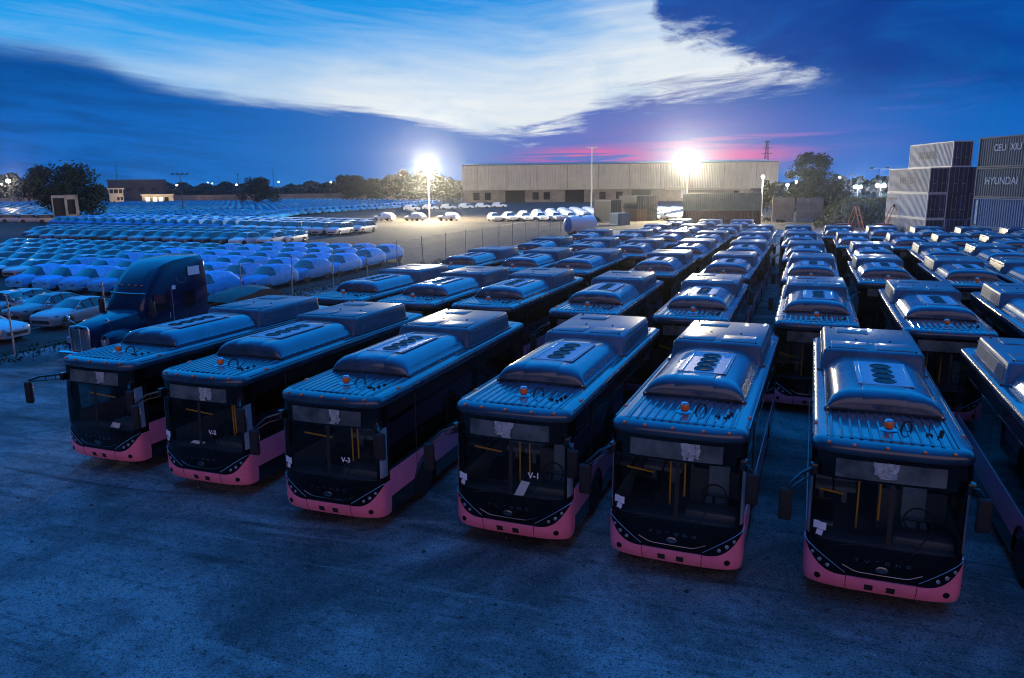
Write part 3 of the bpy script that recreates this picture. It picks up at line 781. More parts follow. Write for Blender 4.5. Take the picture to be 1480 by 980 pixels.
    for f in ((0, 3, 2, 1), (4, 5, 6, 7), (0, 1, 5, 4), (1, 2, 6, 5), (2, 3, 7, 6), (3, 0, 4, 7)): bb.faces.new([vv[i] for i in f])
    bb.normal_update()
    bmesh.ops.bevel(bb, geom=[e for e in bb.edges if max(q.co.z for q in e.verts) > 3.4], offset=.07, segments=4, affect='EDGES', profile=.5)
    bb.verts.index_update(); g.add([q.co for q in bb.verts], [[q.index for q in f.verts] for f in bb.faces]); bb.free()
    for sx in (-1, 1):
        g.box(min(sx * 1.10, sx * 1.17), max(sx * 1.10, sx * 1.17), 5.4, 8.5, 2.985, 3.02)
        g.tube([(sx * 1.086, 5.6, 3.37), (sx * 1.086, 8.42, 3.37)], .012, 6)
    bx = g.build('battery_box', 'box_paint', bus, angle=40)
    for (xa, xb, ya, yb) in ((-.88, -.10, 5.64, 6.42), (.08, .86, 5.64, 6.42), (-.72, .02, 7.55, 8.2)):
        g = MB(); g.rbox(xa, xb, ya, yb, 3.482, 3.510, .012, 2); h = g.build('hatch', 'hatch', bx)
        if full:
            g = MB(); g.rbox(xa - .012, xb + .012, ya - .014, yb + .012, 3.482, 3.4945, .002, 1); g.build('hatch_seal', 'seal', h)
    if full:
        for (x, y) in ((-.3, 6.75), (.45, 6.72), (-.85, 8.3), (.9, 5.62), (-.92, 5.62)):
            g = MB(); g.lathe([(.028, 0), (.026, .03), (0, .036)], 10, (x, y, 3.485)); g.build('vent_plug', 'seal', bx)
        for sx in (-1, 1):
            g = MB(); g.prism([(5.62, 3.08), (8.40, 3.08), (8.40, 3.32), (5.62, 3.32)], lambda a, b_, d: (sx * (1.103 - (b_ - 3.0) * .112 + d), a, b_), -.01, .004)
            g.build('side_cover', 'hatch', bx, smooth=False)
        g = MB()
        g.rbox(-.5, .5, 8.7, 9.25, 3.0, 3.05, .02, 1); g.build('rear_cover', 'bus_roof', rf)
    make_mirror(bus, -1, full); make_mirror(bus, 1, full)
    # ---- interior seen through the windscreen
    if full:
        g = MB(); g.box(-1.2, 1.2, .3, 9.2, .70, .74); g.box(-1.2, 1.2, 9.05, 9.1, .7, 2.7)
        g.build('floor', 'interior', bus, smooth=False)
        for sx in (-1, 1):
            g = MB(); g.box(min(sx * 1.19, sx * 1.205), max(sx * 1.19, sx * 1.205), .5, 9.2, .74, 1.39); g.build('side_lining', 'interior', bus, smooth=False)
        g = MB(); g.box(-1.2, 1.2, .35, 9.2, 2.52, 2.56); g.build('ceiling', 'ceilpanel', bus, smooth=False)
        g = MB(); g.rbox(-1.15, 1.15, .22, .62, .75, 1.16, .06, 2); g.rbox(.15, 1.12, .35, .85, 1.1, 1.30, .06, 2); ds_ = g.build('dashboard', 'dash', bus)
        g = MB(); c = Vector((.62, 1.0, 1.36))
        g.tube([c + Vector((.23 * cos(a), .10 * sin(a), .20 * sin(a))) for a in lin(0, 2 * pi, 25)], .016, 6); g.tube([c, c + Vector((0, -.22, -.25))], .03, 6); g.tube([c - Vector((.22, 0, 0)), c + Vector((.22, 0, 0))], .012, 6)
        g.build('steering_wheel', 'rubber', ds_)
        for (x, y, big) in [(.62, 1.55, 1)] + [(x, y, 0) for y in (3.0, 4.0, 5.0, 6.2) for x in (-.95, -.5, .5, .95)]:
            g = MB(); g.rbox(x - .21, x + .21, y - .2, y + .22, 1.02, 1.14, .04, 2); g.rbox(x - .21, x + .21, y + .16, y + .26, 1.1, 1.80 if big else 1.66, .04, 2); g.box(x - .05, x + .05, y - .05, y + .05, .74, 1.03)
            g.build('passenger_seat' if not big else 'driver_seat', 'seat', bus)
        g = MB(); g.box(.02, .08, 1.92, 1.98, .74, 2.52); g.box(.05, 1.2, 1.93, 1.97, .74, 1.55); g.build('driver_partition', 'interior', bus, smooth=False)
        for (P, Q) in (((-.34, 1.6, .8), (-.34, 1.6, 2.5)), ((.0, 1.3, 1.15), (.0, 1.3, 2.5)), ((-1.05, .75, 1.85), (-.62, 1.2, 1.62))):
            g = MB(); g.tube([P, Q], .019, 8); g.build('grab_pole', 'yellow', bus)
    return bus

bus_full = make_bus(True)
bus_far = make_bus(False)
GB = 'black and pink buses parked in rows'
front_label = [
    'pink and black bus at the fence end of the front row, beside the blue truck',
    'pink and black bus second from the fence end in the front row',
    'pink and black bus with V-3 marked on its windscreen',
    'pink and black bus with V-1 marked and a clipboard behind its windscreen',
    'pink and black front row bus right next to the V-1 bus, away from the fence',
    'pink and black bus nearest the viewer, rightmost one shown whole in the front row',
    'black bus cut off by the right edge of the photo in the front row']
rows = {
    1: (None, [(-17.06, 13.82, -.002), (-13.30, 13.47, .009), (-9.33, 12.96, .022), (-5.31, 13.38, -.005), (-2.0, 13.3, -.019), (1.555, 13.4, -.005), (5.25, 13.15, .0)]),
    2: (25.0, [-17.4, -14.15, -11.05, -7.1, -3.45, .40, 4.15, 7.45]),
    3: (36.3, [-17.9, -14.4, -11.35, -7.1, -3.65, .30, 3.45, 6.95, 9.9]),
    4: (45.9, [-17.3, -13.65, -10.5, -7.05, -3.6, -.05, 3.75, 7.35, 10.25, 13.4]),
    5: (55.5, [-16.6, -13.2, -10.1, -7.05, -3.75, -.40, 3.15, 6.6, 9.75, 12.8]),
    6: (65.1, [-13.1, -9.9, -6.6, -3.9, -.80, 2.45, 5.9, 9.3, 12.6, 15.8]),
    7: (74.7, [-12.6, -9.4, -6.3]),
}
bus_objs = {}
for r, (yf, xs) in rows.items():
    for c, e in enumerate(xs):
        if r == 1: x, y, h = e
        else: x, y, h = e + random.uniform(-.05, .05), yf + random.uniform(-.15, .15), random.uniform(-.008, .008)
        src = bus_full if r <= 2 else bus_far
        if src is bus_full and r == 1 and c == 0: o = src
        elif src is bus_far and r == 3 and c == 0: o = src
        else: o = dup(src, (0, 0, 0))
        o.location = (x, y, 0); o.rotation_euler = (0, 0, h)
        if r == 1: lab = front_label[c]
        else:
            lab = 'black roofed bus, %s from the fence in the %s' % (ORD[c + 1], ('%s row back from the front' % ORD[r]))
        tag(o, lab, 'bus', GB); bus_objs[(r, c)] = o

# things that differ from bus to bus in the front row
def child_of(o, n): return [c for c in KIDS[o.name] if c.name.split('.')[0] == n][0]
def sticker(bus, x0, x1, z0, z1, name='paper_notice', mat='paper', skew=0.0, inside=-.02):
    g = MB(); rows_ = []
    for j in range(3):
        f = j / 2; rows_.append([surf(t_of_x(x0 + (x1 - x0) * i / 3 + skew * f), z0 + (z1 - z0) * f + .01 * sin(i * 2), inside) for i in range(4)])
    g.grid(rows_); return g.build(name, mat, child_of(bus, 'windscreen'))
def marks(bus, body, x, z, size=.15):
    vs, fs = text_mb(body, size, .001, .004); g = MB()
    g.add([surf(t_of_x(x + v.x), z + v.y + .04 * v.x, .010 + v.z) for v in vs], fs)
    g.build('windscreen_writing', 'ink', child_of(bus, 'windscreen'), smooth=False)
for c in range(7):
    b_ = bus_objs[(1, c)]; rnd = random.Random(50 + c)
    if c != 0:
        sticker(b_, -1.12, -.92, 1.36, 1.50, skew=.0, inside=.012); sticker(b_, -1.08, -.98, 1.25, 1.35, skew=.02, inside=.012)
    # crumpled pale patches standing in for reflections in the sign glass
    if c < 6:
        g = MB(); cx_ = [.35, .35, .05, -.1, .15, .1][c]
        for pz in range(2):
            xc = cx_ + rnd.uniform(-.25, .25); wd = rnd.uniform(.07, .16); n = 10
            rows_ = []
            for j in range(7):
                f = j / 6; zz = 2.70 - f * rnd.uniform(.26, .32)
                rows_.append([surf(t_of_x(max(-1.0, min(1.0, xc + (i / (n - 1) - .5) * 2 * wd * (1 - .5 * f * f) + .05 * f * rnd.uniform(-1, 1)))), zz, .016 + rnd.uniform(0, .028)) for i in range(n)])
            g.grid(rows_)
        g.build('sign_reflection', 'reflection_patch', child_of(b_, 'destination_sign'))
sticker(bus_objs[(1, 0)], .45, .75, 1.24, 1.38, skew=.05)
marks(bus_objs[(1, 1)], 'V-2', .42, 1.62); marks(bus_objs[(1, 2)], 'V-3', .48, 1.62); marks(bus_objs[(1, 3)], 'V-1', .55, 1.66, .17)
g = MB(); cb = bus_objs[(1, 3)]
g.prism([(.12, 1.19), (.32, 1.20), (.46, 1.50), (.28, 1.52)], lambda a, b_, d: tuple(Vector(surf(t_of_x(a), b_, -.03)) + Vector((0, d, 0))), 0, .008)
g.build('clipboard', 'paper', child_of(cb, 'windscreen'), smooth=False)
sticker(bus_objs[(1, 1)], -.30, .05, 1.28, 1.36, skew=.12)

# the bus by the fence has its mirror arm swung fully out
b0 = bus_objs[(1, 0)]; am = KIDS[b0.name].pop([c.name.split('.')[0] for c in KIDS[b0.name]].index('mirror_arm'))
for q in KIDS[am.name]: bpy.data.objects.remove(q)
bpy.data.objects.remove(am); make_mirror(b0, -1, True, True)
# ================================================================== GROUND
def groundmat(name, c1, c2, c3, s1=.09, s2=.9, bump_=.5, speck=.0, tracks=False, rough=.85, grit=1.0):
    mt = bpy.data.materials.new(name); mt.use_nodes = True; t = mt.node_tree; g = NT(t); b = t.nodes['Principled BSDF']
    co = g.n('ShaderNodeTexCoord').outputs['Object']
    n1 = g.noise(co, s1, 8, .66, .8); n2 = g.noise(co, s2, 8, .7, .5); n3 = g.noise(co, 6.0, 8, .75, .2); n4 = g.noise(co, 26.0, 5, .75)
    col = g.mix(g.smooth(n1, .38, .60), (*c1, 1), (*c2, 1))
    col = g.mix(g.math('MULTIPLY', g.smooth(n2, .44, .64), .7), col, (*c3, 1))
    if tracks:
        for rot, sc, lo_, hi_, f_, cc in ((24, (.10, .42, 1), .50, .62, .55, [x * 1.25 for x in c2]), (-58, (.12, .7, 1), .55, .68, .7, [x * .6 for x in c1]), (12, (.05, 1.9, 1), .56, .66, .45, [x * .7 for x in c3])):
            mp = g.n('ShaderNodeMapping'); t.links.new(co, mp.inputs[0]); mp.inputs['Rotation'].default_value = (0, 0, radians(rot)); mp.inputs['Scale'].default_value = sc
            nt = g.noise(mp.outputs[0], 1.0, 8, .66, 1.1)
            col = g.mix(g.math('MULTIPLY', g.smooth(nt, lo_, hi_), f_), col, (*cc, 1))
    # grit: dark hollows and pale stones of many sizes
    col = g.mix(g.math('MULTIPLY', g.smooth(n3, .50, .66), .65 * grit), col, (*[x * .30 for x in c1], 1))
    n5 = g.noise(co, 70.0, 3, .7)
    col = g.mix(g.math('MULTIPLY', g.smooth(n5, .50, .62), .55 * grit), col, (*[x * .35 for x in c1], 1))
    col = g.mix(g.math('MULTIPLY', g.smooth(n4, .49, .62), .72 * grit), col, (*[x * .25 for x in c1], 1))
    col = g.mix(g.math('MULTIPLY', g.smooth(n4, .44, .30), .35 * grit), col, (*[min(.6, x * 1.5) for x in c2], 1))
    if speck:
        vo = g.n('ShaderNodeTexVoronoi'); t.links.new(co, vo.inputs['Vector']); vo.inputs['Scale'].default_value = 9.0
        sz = g.noise(co, 3.0, 2)
        col = g.mix(g.math('MULTIPLY', g.math('LESS_THAN', vo.outputs['Distance'], g.math('MULTIPLY', g.smooth(sz, .58, .8), .085)), speck), col, (.45, .46, .46, 1))
    t.links.new(col, b.inputs['Base Color']); b.inputs['Roughness'].default_value = rough; b.inputs['Specular IOR Level'].default_value = .25
    bp = g.n('ShaderNodeBump'); bp.inputs['Strength'].default_value = bump_; bp.inputs['Distance'].default_value = .16
    hh = g.math('ADD', g.math('MULTIPLY', n2, .8), g.math('ADD', g.math('MULTIPLY', n3, .45), g.math('MULTIPLY', n4, .22)))
    t.links.new(hh, bp.inputs['Height']); t.links.new(bp.outputs[0], b.inputs['Normal'])
    return mt
M['yard'] = groundmat('yard_dirt', (.10, .10, .098), (.43, .435, .43), (.16, .16, .155), .13, .6, 1.0, .5, True)
M['lot'] = groundmat('car_lot_gravel', (.045, .042, .040), (.065, .060, .055), (.036, .034, .032), .05, .6, .5)
M['field'] = groundmat('scrub_field', (.022, .028, .016), (.04, .04, .026), (.03, .032, .02), .02, .2, .5)
M['sand'] = groundmat('pale_sand', (.085, .070, .052), (.13, .105, .075), (.06, .05, .038), .08, .6, .5)
M['asphalt'] = groundmat('asphalt', (.05, .05, .05), (.07, .068, .065), (.045, .045, .045), .08, .8, .4)
def sheet(name, pts, z, m_):
    g = MB(); g.poly([(x, y, z) for x, y in pts]); return struct(g.build(name, m_, smooth=False))
sheet('ground', [(-3500, -300), (3500, -300), (3500, 4500), (-3500, 4500)], 0.0, 'field')
sheet('bus_yard', [(-33.5, -60), (80, -60), (80, 140), (-34, 118)], .008, 'yard')
sheet('car_lot', [(-420, -60), (-33.5, -60), (-34, 118), (-34, 135), (-60, 270), (-300, 330), (-420, 330)], .004, 'lot')
sheet('access_road', [(-125, 112), (-34, 121), (30, 128), (30, 139), (-34, 133), (-125, 128)], .012, 'sand')
sheet('lamp_apron', [(-100, 140), (-36, 133.4), (-6, 134.5), (-2, 149), (-36, 160), (-100, 158)], .016, 'sand')
sheet('warehouse_forecourt', [(-140, 200), (-10, 165), (5, 280), (-12, 311), (-132, 281)], .020, 'asphalt')
sheet('verge', [(-33.9, -10), (-33.0, -10), (-33.2, 118), (-34.2, 118)], .024, 'field')

# grass tufts along the fence line (uncountable)
g = MB(); rnd = random.Random(3)
for i in range(2600):
    y = rnd.uniform(16, 70); x = -32.6 + rnd.gauss(0, .7); hgt_ = rnd.uniform(.06, .26); a = rnd.uniform(0, pi); w_ = rnd.uniform(.02, .06)
    dx, dy = cos(a) * w_, sin(a) * w_; lx, ly = rnd.gauss(0, .1), rnd.gauss(0, .1)
    g.add([(x - dx, y - dy, .02), (x + dx, y + dy, .02), (x + lx, y + ly, hgt_)], [(0, 1, 2)])
struct(g.build('fence_grass', 'grass', smooth=False), 'stuff')
# stones and litter specks on the yard
g = MB()
for i in range(2600):
    x, y = rnd.uniform(-30, 14), rnd.uniform(5.5, 15); r = rnd.uniform(.008, .026) * (2.4 if rnd.random() < .05 else 1)
    vs = []
    for k in range(6):
        a = 2 * pi * k / 6; vs.append((x + r * cos(a) * rnd.uniform(.7, 1.2), y + r * sin(a) * rnd.uniform(.7, 1.2), .009))
    vs.append((x, y, .009 + r * .8)); g.add(vs, [(k, (k + 1) % 6, 6) for k in range(6)])
M['stone'] = pmat('stone', (.20, .20, .20), .85, vary=0)
t_ = M['stone'].node_tree; g_ = NT(t_); q_ = g_.n('ShaderNodeNewGeometry')
t_.links.new(g_.ramp(q_.outputs['Random Per Island'], [(0, (.012, .012, .012)), (.55, (.05, .05, .05)), (.85, (.16, .16, .16)), (1, (.42, .42, .42))]), t_.nodes['Principled BSDF'].inputs['Base Color'])
struct(g.build('yard_gravel', 'stone', smooth=False), 'stuff')

# ================================================================== CARS
# (y from nose, half width, belt z, top z, top half width)
SUV = dict(L=4.7, st=[(0, .66, .66, .70, .50), (.08, .84, .82, .86, .64), (.45, .92, .90, .98, .72), (1.25, .93, .97, 1.08, .74), (2.0, .93, .99, 1.58, .60), (2.7, .93, 1.0, 1.66, .61), (3.6, .93, 1.02, 1.63, .60), (4.2, .91, 1.04, 1.50, .58), (4.58, .86, 1.04, 1.10, .62), (4.7, .78, .86, .90, .55)], g=(3, 8), wheels=(.92, 3.62), R=.36)
SEDAN = dict(L=4.75, st=[(0, .62, .60, .64, .48), (.08, .82, .74, .78, .62), (.5, .90, .83, .90, .70), (1.45, .91, .88, .99, .72), (2.15, .91, .90, 1.36, .57), (2.75, .91, .92, 1.44, .58), (3.5, .91, .94, 1.36, .56), (4.2, .89, .96, 1.08, .60), (4.62, .84, .94, 1.0, .60), (4.75, .76, .80, .84, .55)], g=(3, 7), wheels=(.90, 3.72), R=.34)
VAN = dict(L=5.0, st=[(0, .70, .78, .82, .55), (.08, .88, .92, .97, .68), (.4, .95, .99, 1.06, .76), (1.0, .96, 1.05, 1.18, .78), (1.75, .96, 1.08, 1.78, .68), (2.4, .96, 1.08, 1.86, .70), (4.3, .96, 1.08, 1.84, .70), (4.75, .94, 1.06, 1.74, .70), (4.95, .90, 1.02, 1.12, .70), (5.0, .84, .9, .95, .6)], g=(3, 8), wheels=(.90, 3.95), R=.36)
def car_rings(P, inflate=0.0, sill=.26, lump=0.0, rnd=None):
    rows_ = []
    for (y, w_, zb, zt, wt_) in P['st']:
        w2 = w_ + inflate; half = [(w2 - .08, sill), (w2 - .01, .45), (w2, .62), (w2 - .02, zb - .10), (w2 - .05, zb), (wt_ + inflate, zt - .06 if zt - zb > .2 else zt - .02), (wt_ * .82, zt), (0, zt + .015)]
        if lump: half = [(x + rnd.uniform(-lump, lump), z + (rnd.uniform(-lump, lump) if k > 0 else 0)) for k, (x, z) in enumerate(half)]
        rows_.append([(-x, y, z + inflate) for x, z in half] + [(x, y, z + inflate) for x, z in reversed(half[:-1])])
    return rows_
def split_faces(rows_, is_glass):
    """returns body, glass MB"""
    A, B = MB(), MB(); n = len(rows_[0]); vs = [p for r in rows_ for p in r]
    A.v = [tuple(p) for p in vs]; B.v = [tuple(p) for p in vs]
    for i in range(len(rows_) - 1):
        for k in range(n - 1):
            f = (i * n + k, i * n + k + 1, (i + 1) * n + k + 1, (i + 1) * n + k)
            T = B if is_glass(i, k, n) else A
            T.f.append(f); T.mi.append(0)
    A.f.append(tuple(range(n))); A.mi.append(0); A.f.append(tuple(range((len(rows_) - 1) * n, len(rows_) * n))); A.mi.append(0)
    return A, B
def clean(mb):
    used = sorted({i for f in mb.f for i in f}); mp = {o: k for k, o in enumerate(used)}
    mb.v = [mb.v[i] for i in used]; mb.f = [tuple(mp[i] for i in f) for f in mb.f]; return mb
def std_glass(P):
    i0, i1 = P['g']
    def f(i, k, n):
        h = n // 2; kk = k if k < h else n - 2 - k        # 0..h-1 outward to centre
        if i < i0 or i >= i1: return False
        steep = (i == i0 or i == i1 - 1)
        if kk == 4: return True
        if kk in (5, 6) and steep: return True
        return False
    return f
def cov_glass(P):
    i0, i1 = P['g']
    def f(i, k, n):
        h = n // 2; kk = k if k < h else n - 2 - k
        return (i == i0 and kk in (5, 6)) or (i == i0 and kk == 4)
    return f
def wheel_mb(x, y, R, w_=.21, n=20):
    g = MB(); h = w_ / 2
    g.lathe([(R * .62, h - .01), (R * .9, h), (R, h - .04), (R, -h + .04), (R * .9, -h), (R * .62, -h + .01)], n, (x, y, R), 'x'); return g
def rim_mb(x, y, R, sx, spokes=5):
    g = MB(); r = R * .64; h = .10
    g.lathe([(r, sx * h), (r * .92, sx * (h - .01)), (r * .88, sx * (h - .06)), (0, sx * (h - .06))], 20, (x, y, R), 'x')
    for q in range(spokes):
        a = 2 * pi * q / spokes; c, s_ = cos(a), sin(a)
        g.tube([(x + sx * (h - .01), y + c * .03, R + s_ * .03), (x + sx * (h - .015), y + c * r * .9, R + s_ * r * .9)], .026, 5)
    return g
def arch_mb(P, sx1=None, wy1=None, grow=.07):
    g = MB()
    for sx in (-1, 1):
        for wy in P['wheels']:
            if sx1 is not None and (sx, wy) != (sx1, wy1): continue
            wloc = .935 if P is not VAN else .965
            if P is SEDAN: wloc = .915
            n = 18; r = P['R'] + grow; pts = []
            for k in range(n):
                a = 2 * pi * k / n; pts.append((sx * (wloc + .004 - .0), wy + r * cos(a), max(.24, P['R'] + r * sin(a))))
            g.add(pts, [tuple(range(n))])
    return g
def make_car(P, paint, near=2, covered=None, name='parked_car', arch='blackplastic', windows=True):
    """near=2 all parts, 1 body+glass+wheels, 0 one mesh"""
    rnd_ = random.Random(7)
    if near == 0:
        g = MB()
        rows_ = car_rings(P, .02 if covered else 0, .30 if covered else .26)
        A, B = split_faces(rows_, cov_glass(P) if covered else std_glass(P))
        g.add(A.v, A.f, 0); g.add(B.v, B.f, 1)
        am = arch_mb(P); g.add(am.v, am.f, 2)
        for sx in (-1, 1):
            for wy in P['wheels']:
                wloc = P['st'][3][1] - .10; q = wheel_mb(sx * wloc, wy, P['R'], .24, 12); g.add(q.v, q.f, 2)
        if not covered:
            g.box(-.62, .62, -.012, .05, .40, .60, 2)
        o = g.build(name, [paint, 'carglass', 'blackplastic'], angle=45); return o
    car = empty(name)
    if covered:
        A, B = split_faces(car_rings(P, .03, .28, .012, rnd_), cov_glass(P))
        clean(A).build('film_cover', paint, car, angle=50); clean(B).build('windscreen', 'carglass', car, angle=50)
        g = MB()
        for sx in (-1, 1): g.rbox(sx * .52 - .17, sx * .52 + .17, -.012, .05, .62, .69, .012, 1)
        g.build('grille_opening', 'blackplastic', car)
    else:
        A, B = split_faces(car_rings(P), std_glass(P))
        bd = clean(A).build('body', paint, car, angle=48); clean(B).build('windows', 'carglass', car, angle=48)
        if near == 2:
            for sx in (-1, 1):
                g = MB(); g.prism([(.34, .66), (.86, .72), (.90, .80), (.60, .76), (.36, .71)] , lambda a, b_, d: (sx * a, .02 + (a / .9) ** 3 * .30 + d, b_), -.03, .05)
                g.build('headlight', 'carglass', car, smooth=False)
                g = MB(); g.rbox(min(sx * .93, sx * 1.10), max(sx * .93, sx * 1.10), 1.42, 1.62, 1.0, 1.14, .04, 2); g.build('side_mirror', paint, car)
                g = MB(); g.prism([(.55, .36), (.82, .40), (.80, .56), (.60, .50)], lambda a, b_, d: (sx * a, .03 + (a / .9) ** 3 * .2 + d, b_), -.03, .05); g.build('air_intake', 'blackplastic', car, smooth=False)
            for k in ((4, 5) if P is SEDAN else (5,)):
                y, w_, zb, zt, wt_ = P['st'][k]
                for sx in (-1, 1):
                    g = MB(); g.tube([(sx * (w_ - .045), y, zb), (sx * (wt_ + .006), y, zt - .05)], .045, 6); g.build('pillar', 'blackplastic', car)
            for sx in (-1, 1):
                g = MB(); g.tube([(sx * (P['st'][3][1] - .045), 1.4, P['st'][3][2] + .01)] + [(sx * (wt_ + .012), y, zt - .045) for (y, w_, zb, zt, wt_) in P['st'][4:7]] + [(sx * (P['st'][7][1] - .05), P['st'][7][0], P['st'][7][2] + .03)], .016, 5)
                g.build('window_trim', 'chrome', car)
        g = MB(); g.rbox(-.60, .60, -.02, .06, .36, .56, .03, 1); g.build('grille', 'blackplastic', car)
    for sx in (-1, 1):
        for wy in P['wheels']:
            arch_mb(P, sx, wy).build('wheel_arch', 'blackplastic', car, smooth=False)
            wloc = P['st'][3][1] - .095
            wh = wheel_mb(sx * wloc, wy, P['R'], .23).build('wheel', 'tyre', car)
            if near == 2: rim_mb(sx * wloc, wy, P['R'], sx).build('rim', 'rim', wh)
    return car

# --- uncovered silver cars beside the truck
silver = make_car(SEDAN, 'silverpaint', 2, name='parked_car')
GS = 'silver cars beside the fence'
sl = [((-37.2, 27.6, .004), .07, 'silver car closest to the blue truck in the short uncovered row'),
      ((-40.4, 28.3, .004), .05, 'silver car between two others, second from the blue truck'),
      ((-43.6, 29.0, .004), .04, 'silver car half hidden behind the other two, third from the blue truck')]
for i, (loc, rz, lab) in enumerate(sl):
    o = silver if i == 0 else dup(silver, loc, rz)
    o.location = loc; o.rotation_euler = (0, 0, rz); tag(o, lab, 'car', GS)
o = dup(silver, (-35.6, 25.2, .004), pi / 2 + .12); tag(o, 'silver car cut off by the left edge, nose pointing along the row', 'car', GS)
o = dup(silver, (-38.8, 28.6, .004), pi / 2 + .2); 
o.location = (-41.2, 31.3, .004); tag(o, 'silver car seen from its side behind the cut-off silver car at the left edge', 'car', GS)

# --- block of film-wrapped cars
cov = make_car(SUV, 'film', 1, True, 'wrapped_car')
bare = make_car(SEDAN, 'silverpaint', 1, False, 'parked_car')
GC = 'cars wrapped in pale film in the near block'
GB2 = 'unwrapped cars in the near block'
first_c = first_b = True
block1 = [(39.0, -36.9, 4, 7), (43.8, -36.0, 8, 12), (48.5, -36.0, 8, 14), (53.2, -36.0, 8, 16), (58.0, -36.5, 7, 18), (62.8, -37.5, 6, 20)]
for r, (y, xr, nc, nt) in enumerate(block1):
    for k in range(nt):
        x = xr - k * 2.72 - .6 + random.uniform(-.08, .08); yy = y - 1.0 + random.uniform(-.15, .15) + .012 * k * 2.7
        is_c = (k < nc) or (r == 0)
        if is_c:
            o = cov if first_c else dup(cov, (0, 0, 0)); first_c = False
            lab = 'pale wrapped car, %s from the fence in the %s row behind the truck' % (ORD[k + 1], ORD[r + 1]); gr = GC
        else:
            o = bare if first_b else dup(bare, (0, 0, 0)); first_b = False
            lab = 'bare bluish car, %s from the fence in the %s row behind the truck' % (ORD[k + 1], ORD[r + 1]); gr = GB2
        o.location = (x, yy, .004); o.rotation_euler = (0, 0, random.uniform(-.03, .03)); tag(o, lab, 'car', gr)

# --- second block: white SUVs with dark noses
suvw = make_car(SUV, 'whitepaint', 2, False, 'parked_suv')
suvd = make_car(SUV, 'greypaint', 1, False, 'parked_suv')
suv0 = make_car(SUV, 'bluepaint', 0, False, 'parked_suv')
GSU = 'sport utility vehicles in the middle block'
use = {}
for r, (y, xr, nt) in enumerate([(76.6, -63.5, 15), (81.6, -62.8, 18), (86.6, -66.5, 18)]):
    for k in range(nt):
        x = xr - k * 2.75 + random.uniform(-.1, .1)
        yy = y - .9 + (1.8 if (r == 0 and k == 0) else 0) + random.uniform(-.2, .2)
        if k < 2 and r < 2: src, w0 = suvw, 'white'
        elif r == 0: src, w0 = suvd, 'dark grey'
        else: src, w0 = suv0, 'dusky blue'
        o = src if src.name not in use else dup(src, (0, 0, 0)); use[src.name] = 1
        o.location = (x, yy, .004); o.rotation_euler = (0, 0, random.uniform(-.03, .03))
        tag(o, '%s utility car, %s from the gravel in the %s row of the middle block' % (w0, ORD[k + 1], ORD[r + 1]), 'car', GSU)

# --- third block: white minivans, blue-wrapped vehicles continuing to the left
vanw = make_car(VAN, 'whitepaint', 2, False, 'minivan')
van0 = make_car(VAN, 'whitepaint', 0, False, 'minivan')
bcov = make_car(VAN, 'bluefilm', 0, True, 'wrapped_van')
GV, GBV = 'white minivans parked in the far block', 'blue wrapped vans in the far block'
use = {}
for r, (y, xr, nt) in enumerate([(96.6, -66.3, 26), (102.0, -65.6, 27), (107.4, -68.5, 26)]):
    for k in range(nt):
        x = xr - k * 2.85 + random.uniform(-.1, .1); yy = y + .16 * (-66 - x) * (1 if x < -72 else 0) * .9 + random.uniform(-.2, .2)
        if k < (8 if r == 0 else 7) :
            src = vanw if (k < 4 and r < 2) else van0; gr = GV; lab = 'white minivan, %s from the gravel in the %s row of vans' % (ORD[k + 1], ORD[r + 1])
        else:
            src = bcov; gr = GBV; lab = 'blue wrapped van, %s from the gravel in the %s row of vans' % (ORD[k + 1], ORD[r + 1])
        o = src if src.name not in use else dup(src, (0, 0, 0)); use[src.name] = 1
        o.location = (x, yy, .004); o.rotation_euler = (0, 0, random.uniform(-.03, .03)); tag(o, lab, 'van', gr)
# white minivans seen side-on near the big tree
for k in range(8):
    o = dup(van0, (-150.5 - k * 5.6, 120.2 - .1 * k, .004), pi / 2 + .75 + random.uniform(-.04, .04))
    tag(o, 'white minivan side-on by the big tree, %s left of the white cabin' % ORD[k + 1], 'van', 'white minivans beside the big tree')

# --- long edge row of blue-wrapped cars facing the open gravel
bc0 = make_car(SUV, 'bluefilm', 0, True, 'wrapped_car')
GE = 'blue wrapped cars along the far gravel edge'
n_e = 44
for k in range(n_e):
    f = k / (n_e - 1); y = 124 + f * 132; x = (-106 if y < 130 else -106 - min(13.5, (y - 130) * .42)) - max(0, (y - 200)) * .13
    o = bc0 if k == 0 else dup(bc0, (0, 0, 0)); o.location = (x + random.uniform(-.2, .2), y, .004); o.rotation_euler = (0, 0, pi / 2 + .0 + random.uniform(-.04, .04))
    tag(o, 'blue wrapped car, %s from the near end of the long gravel edge row' % ORD[k + 1], 'car', GE)
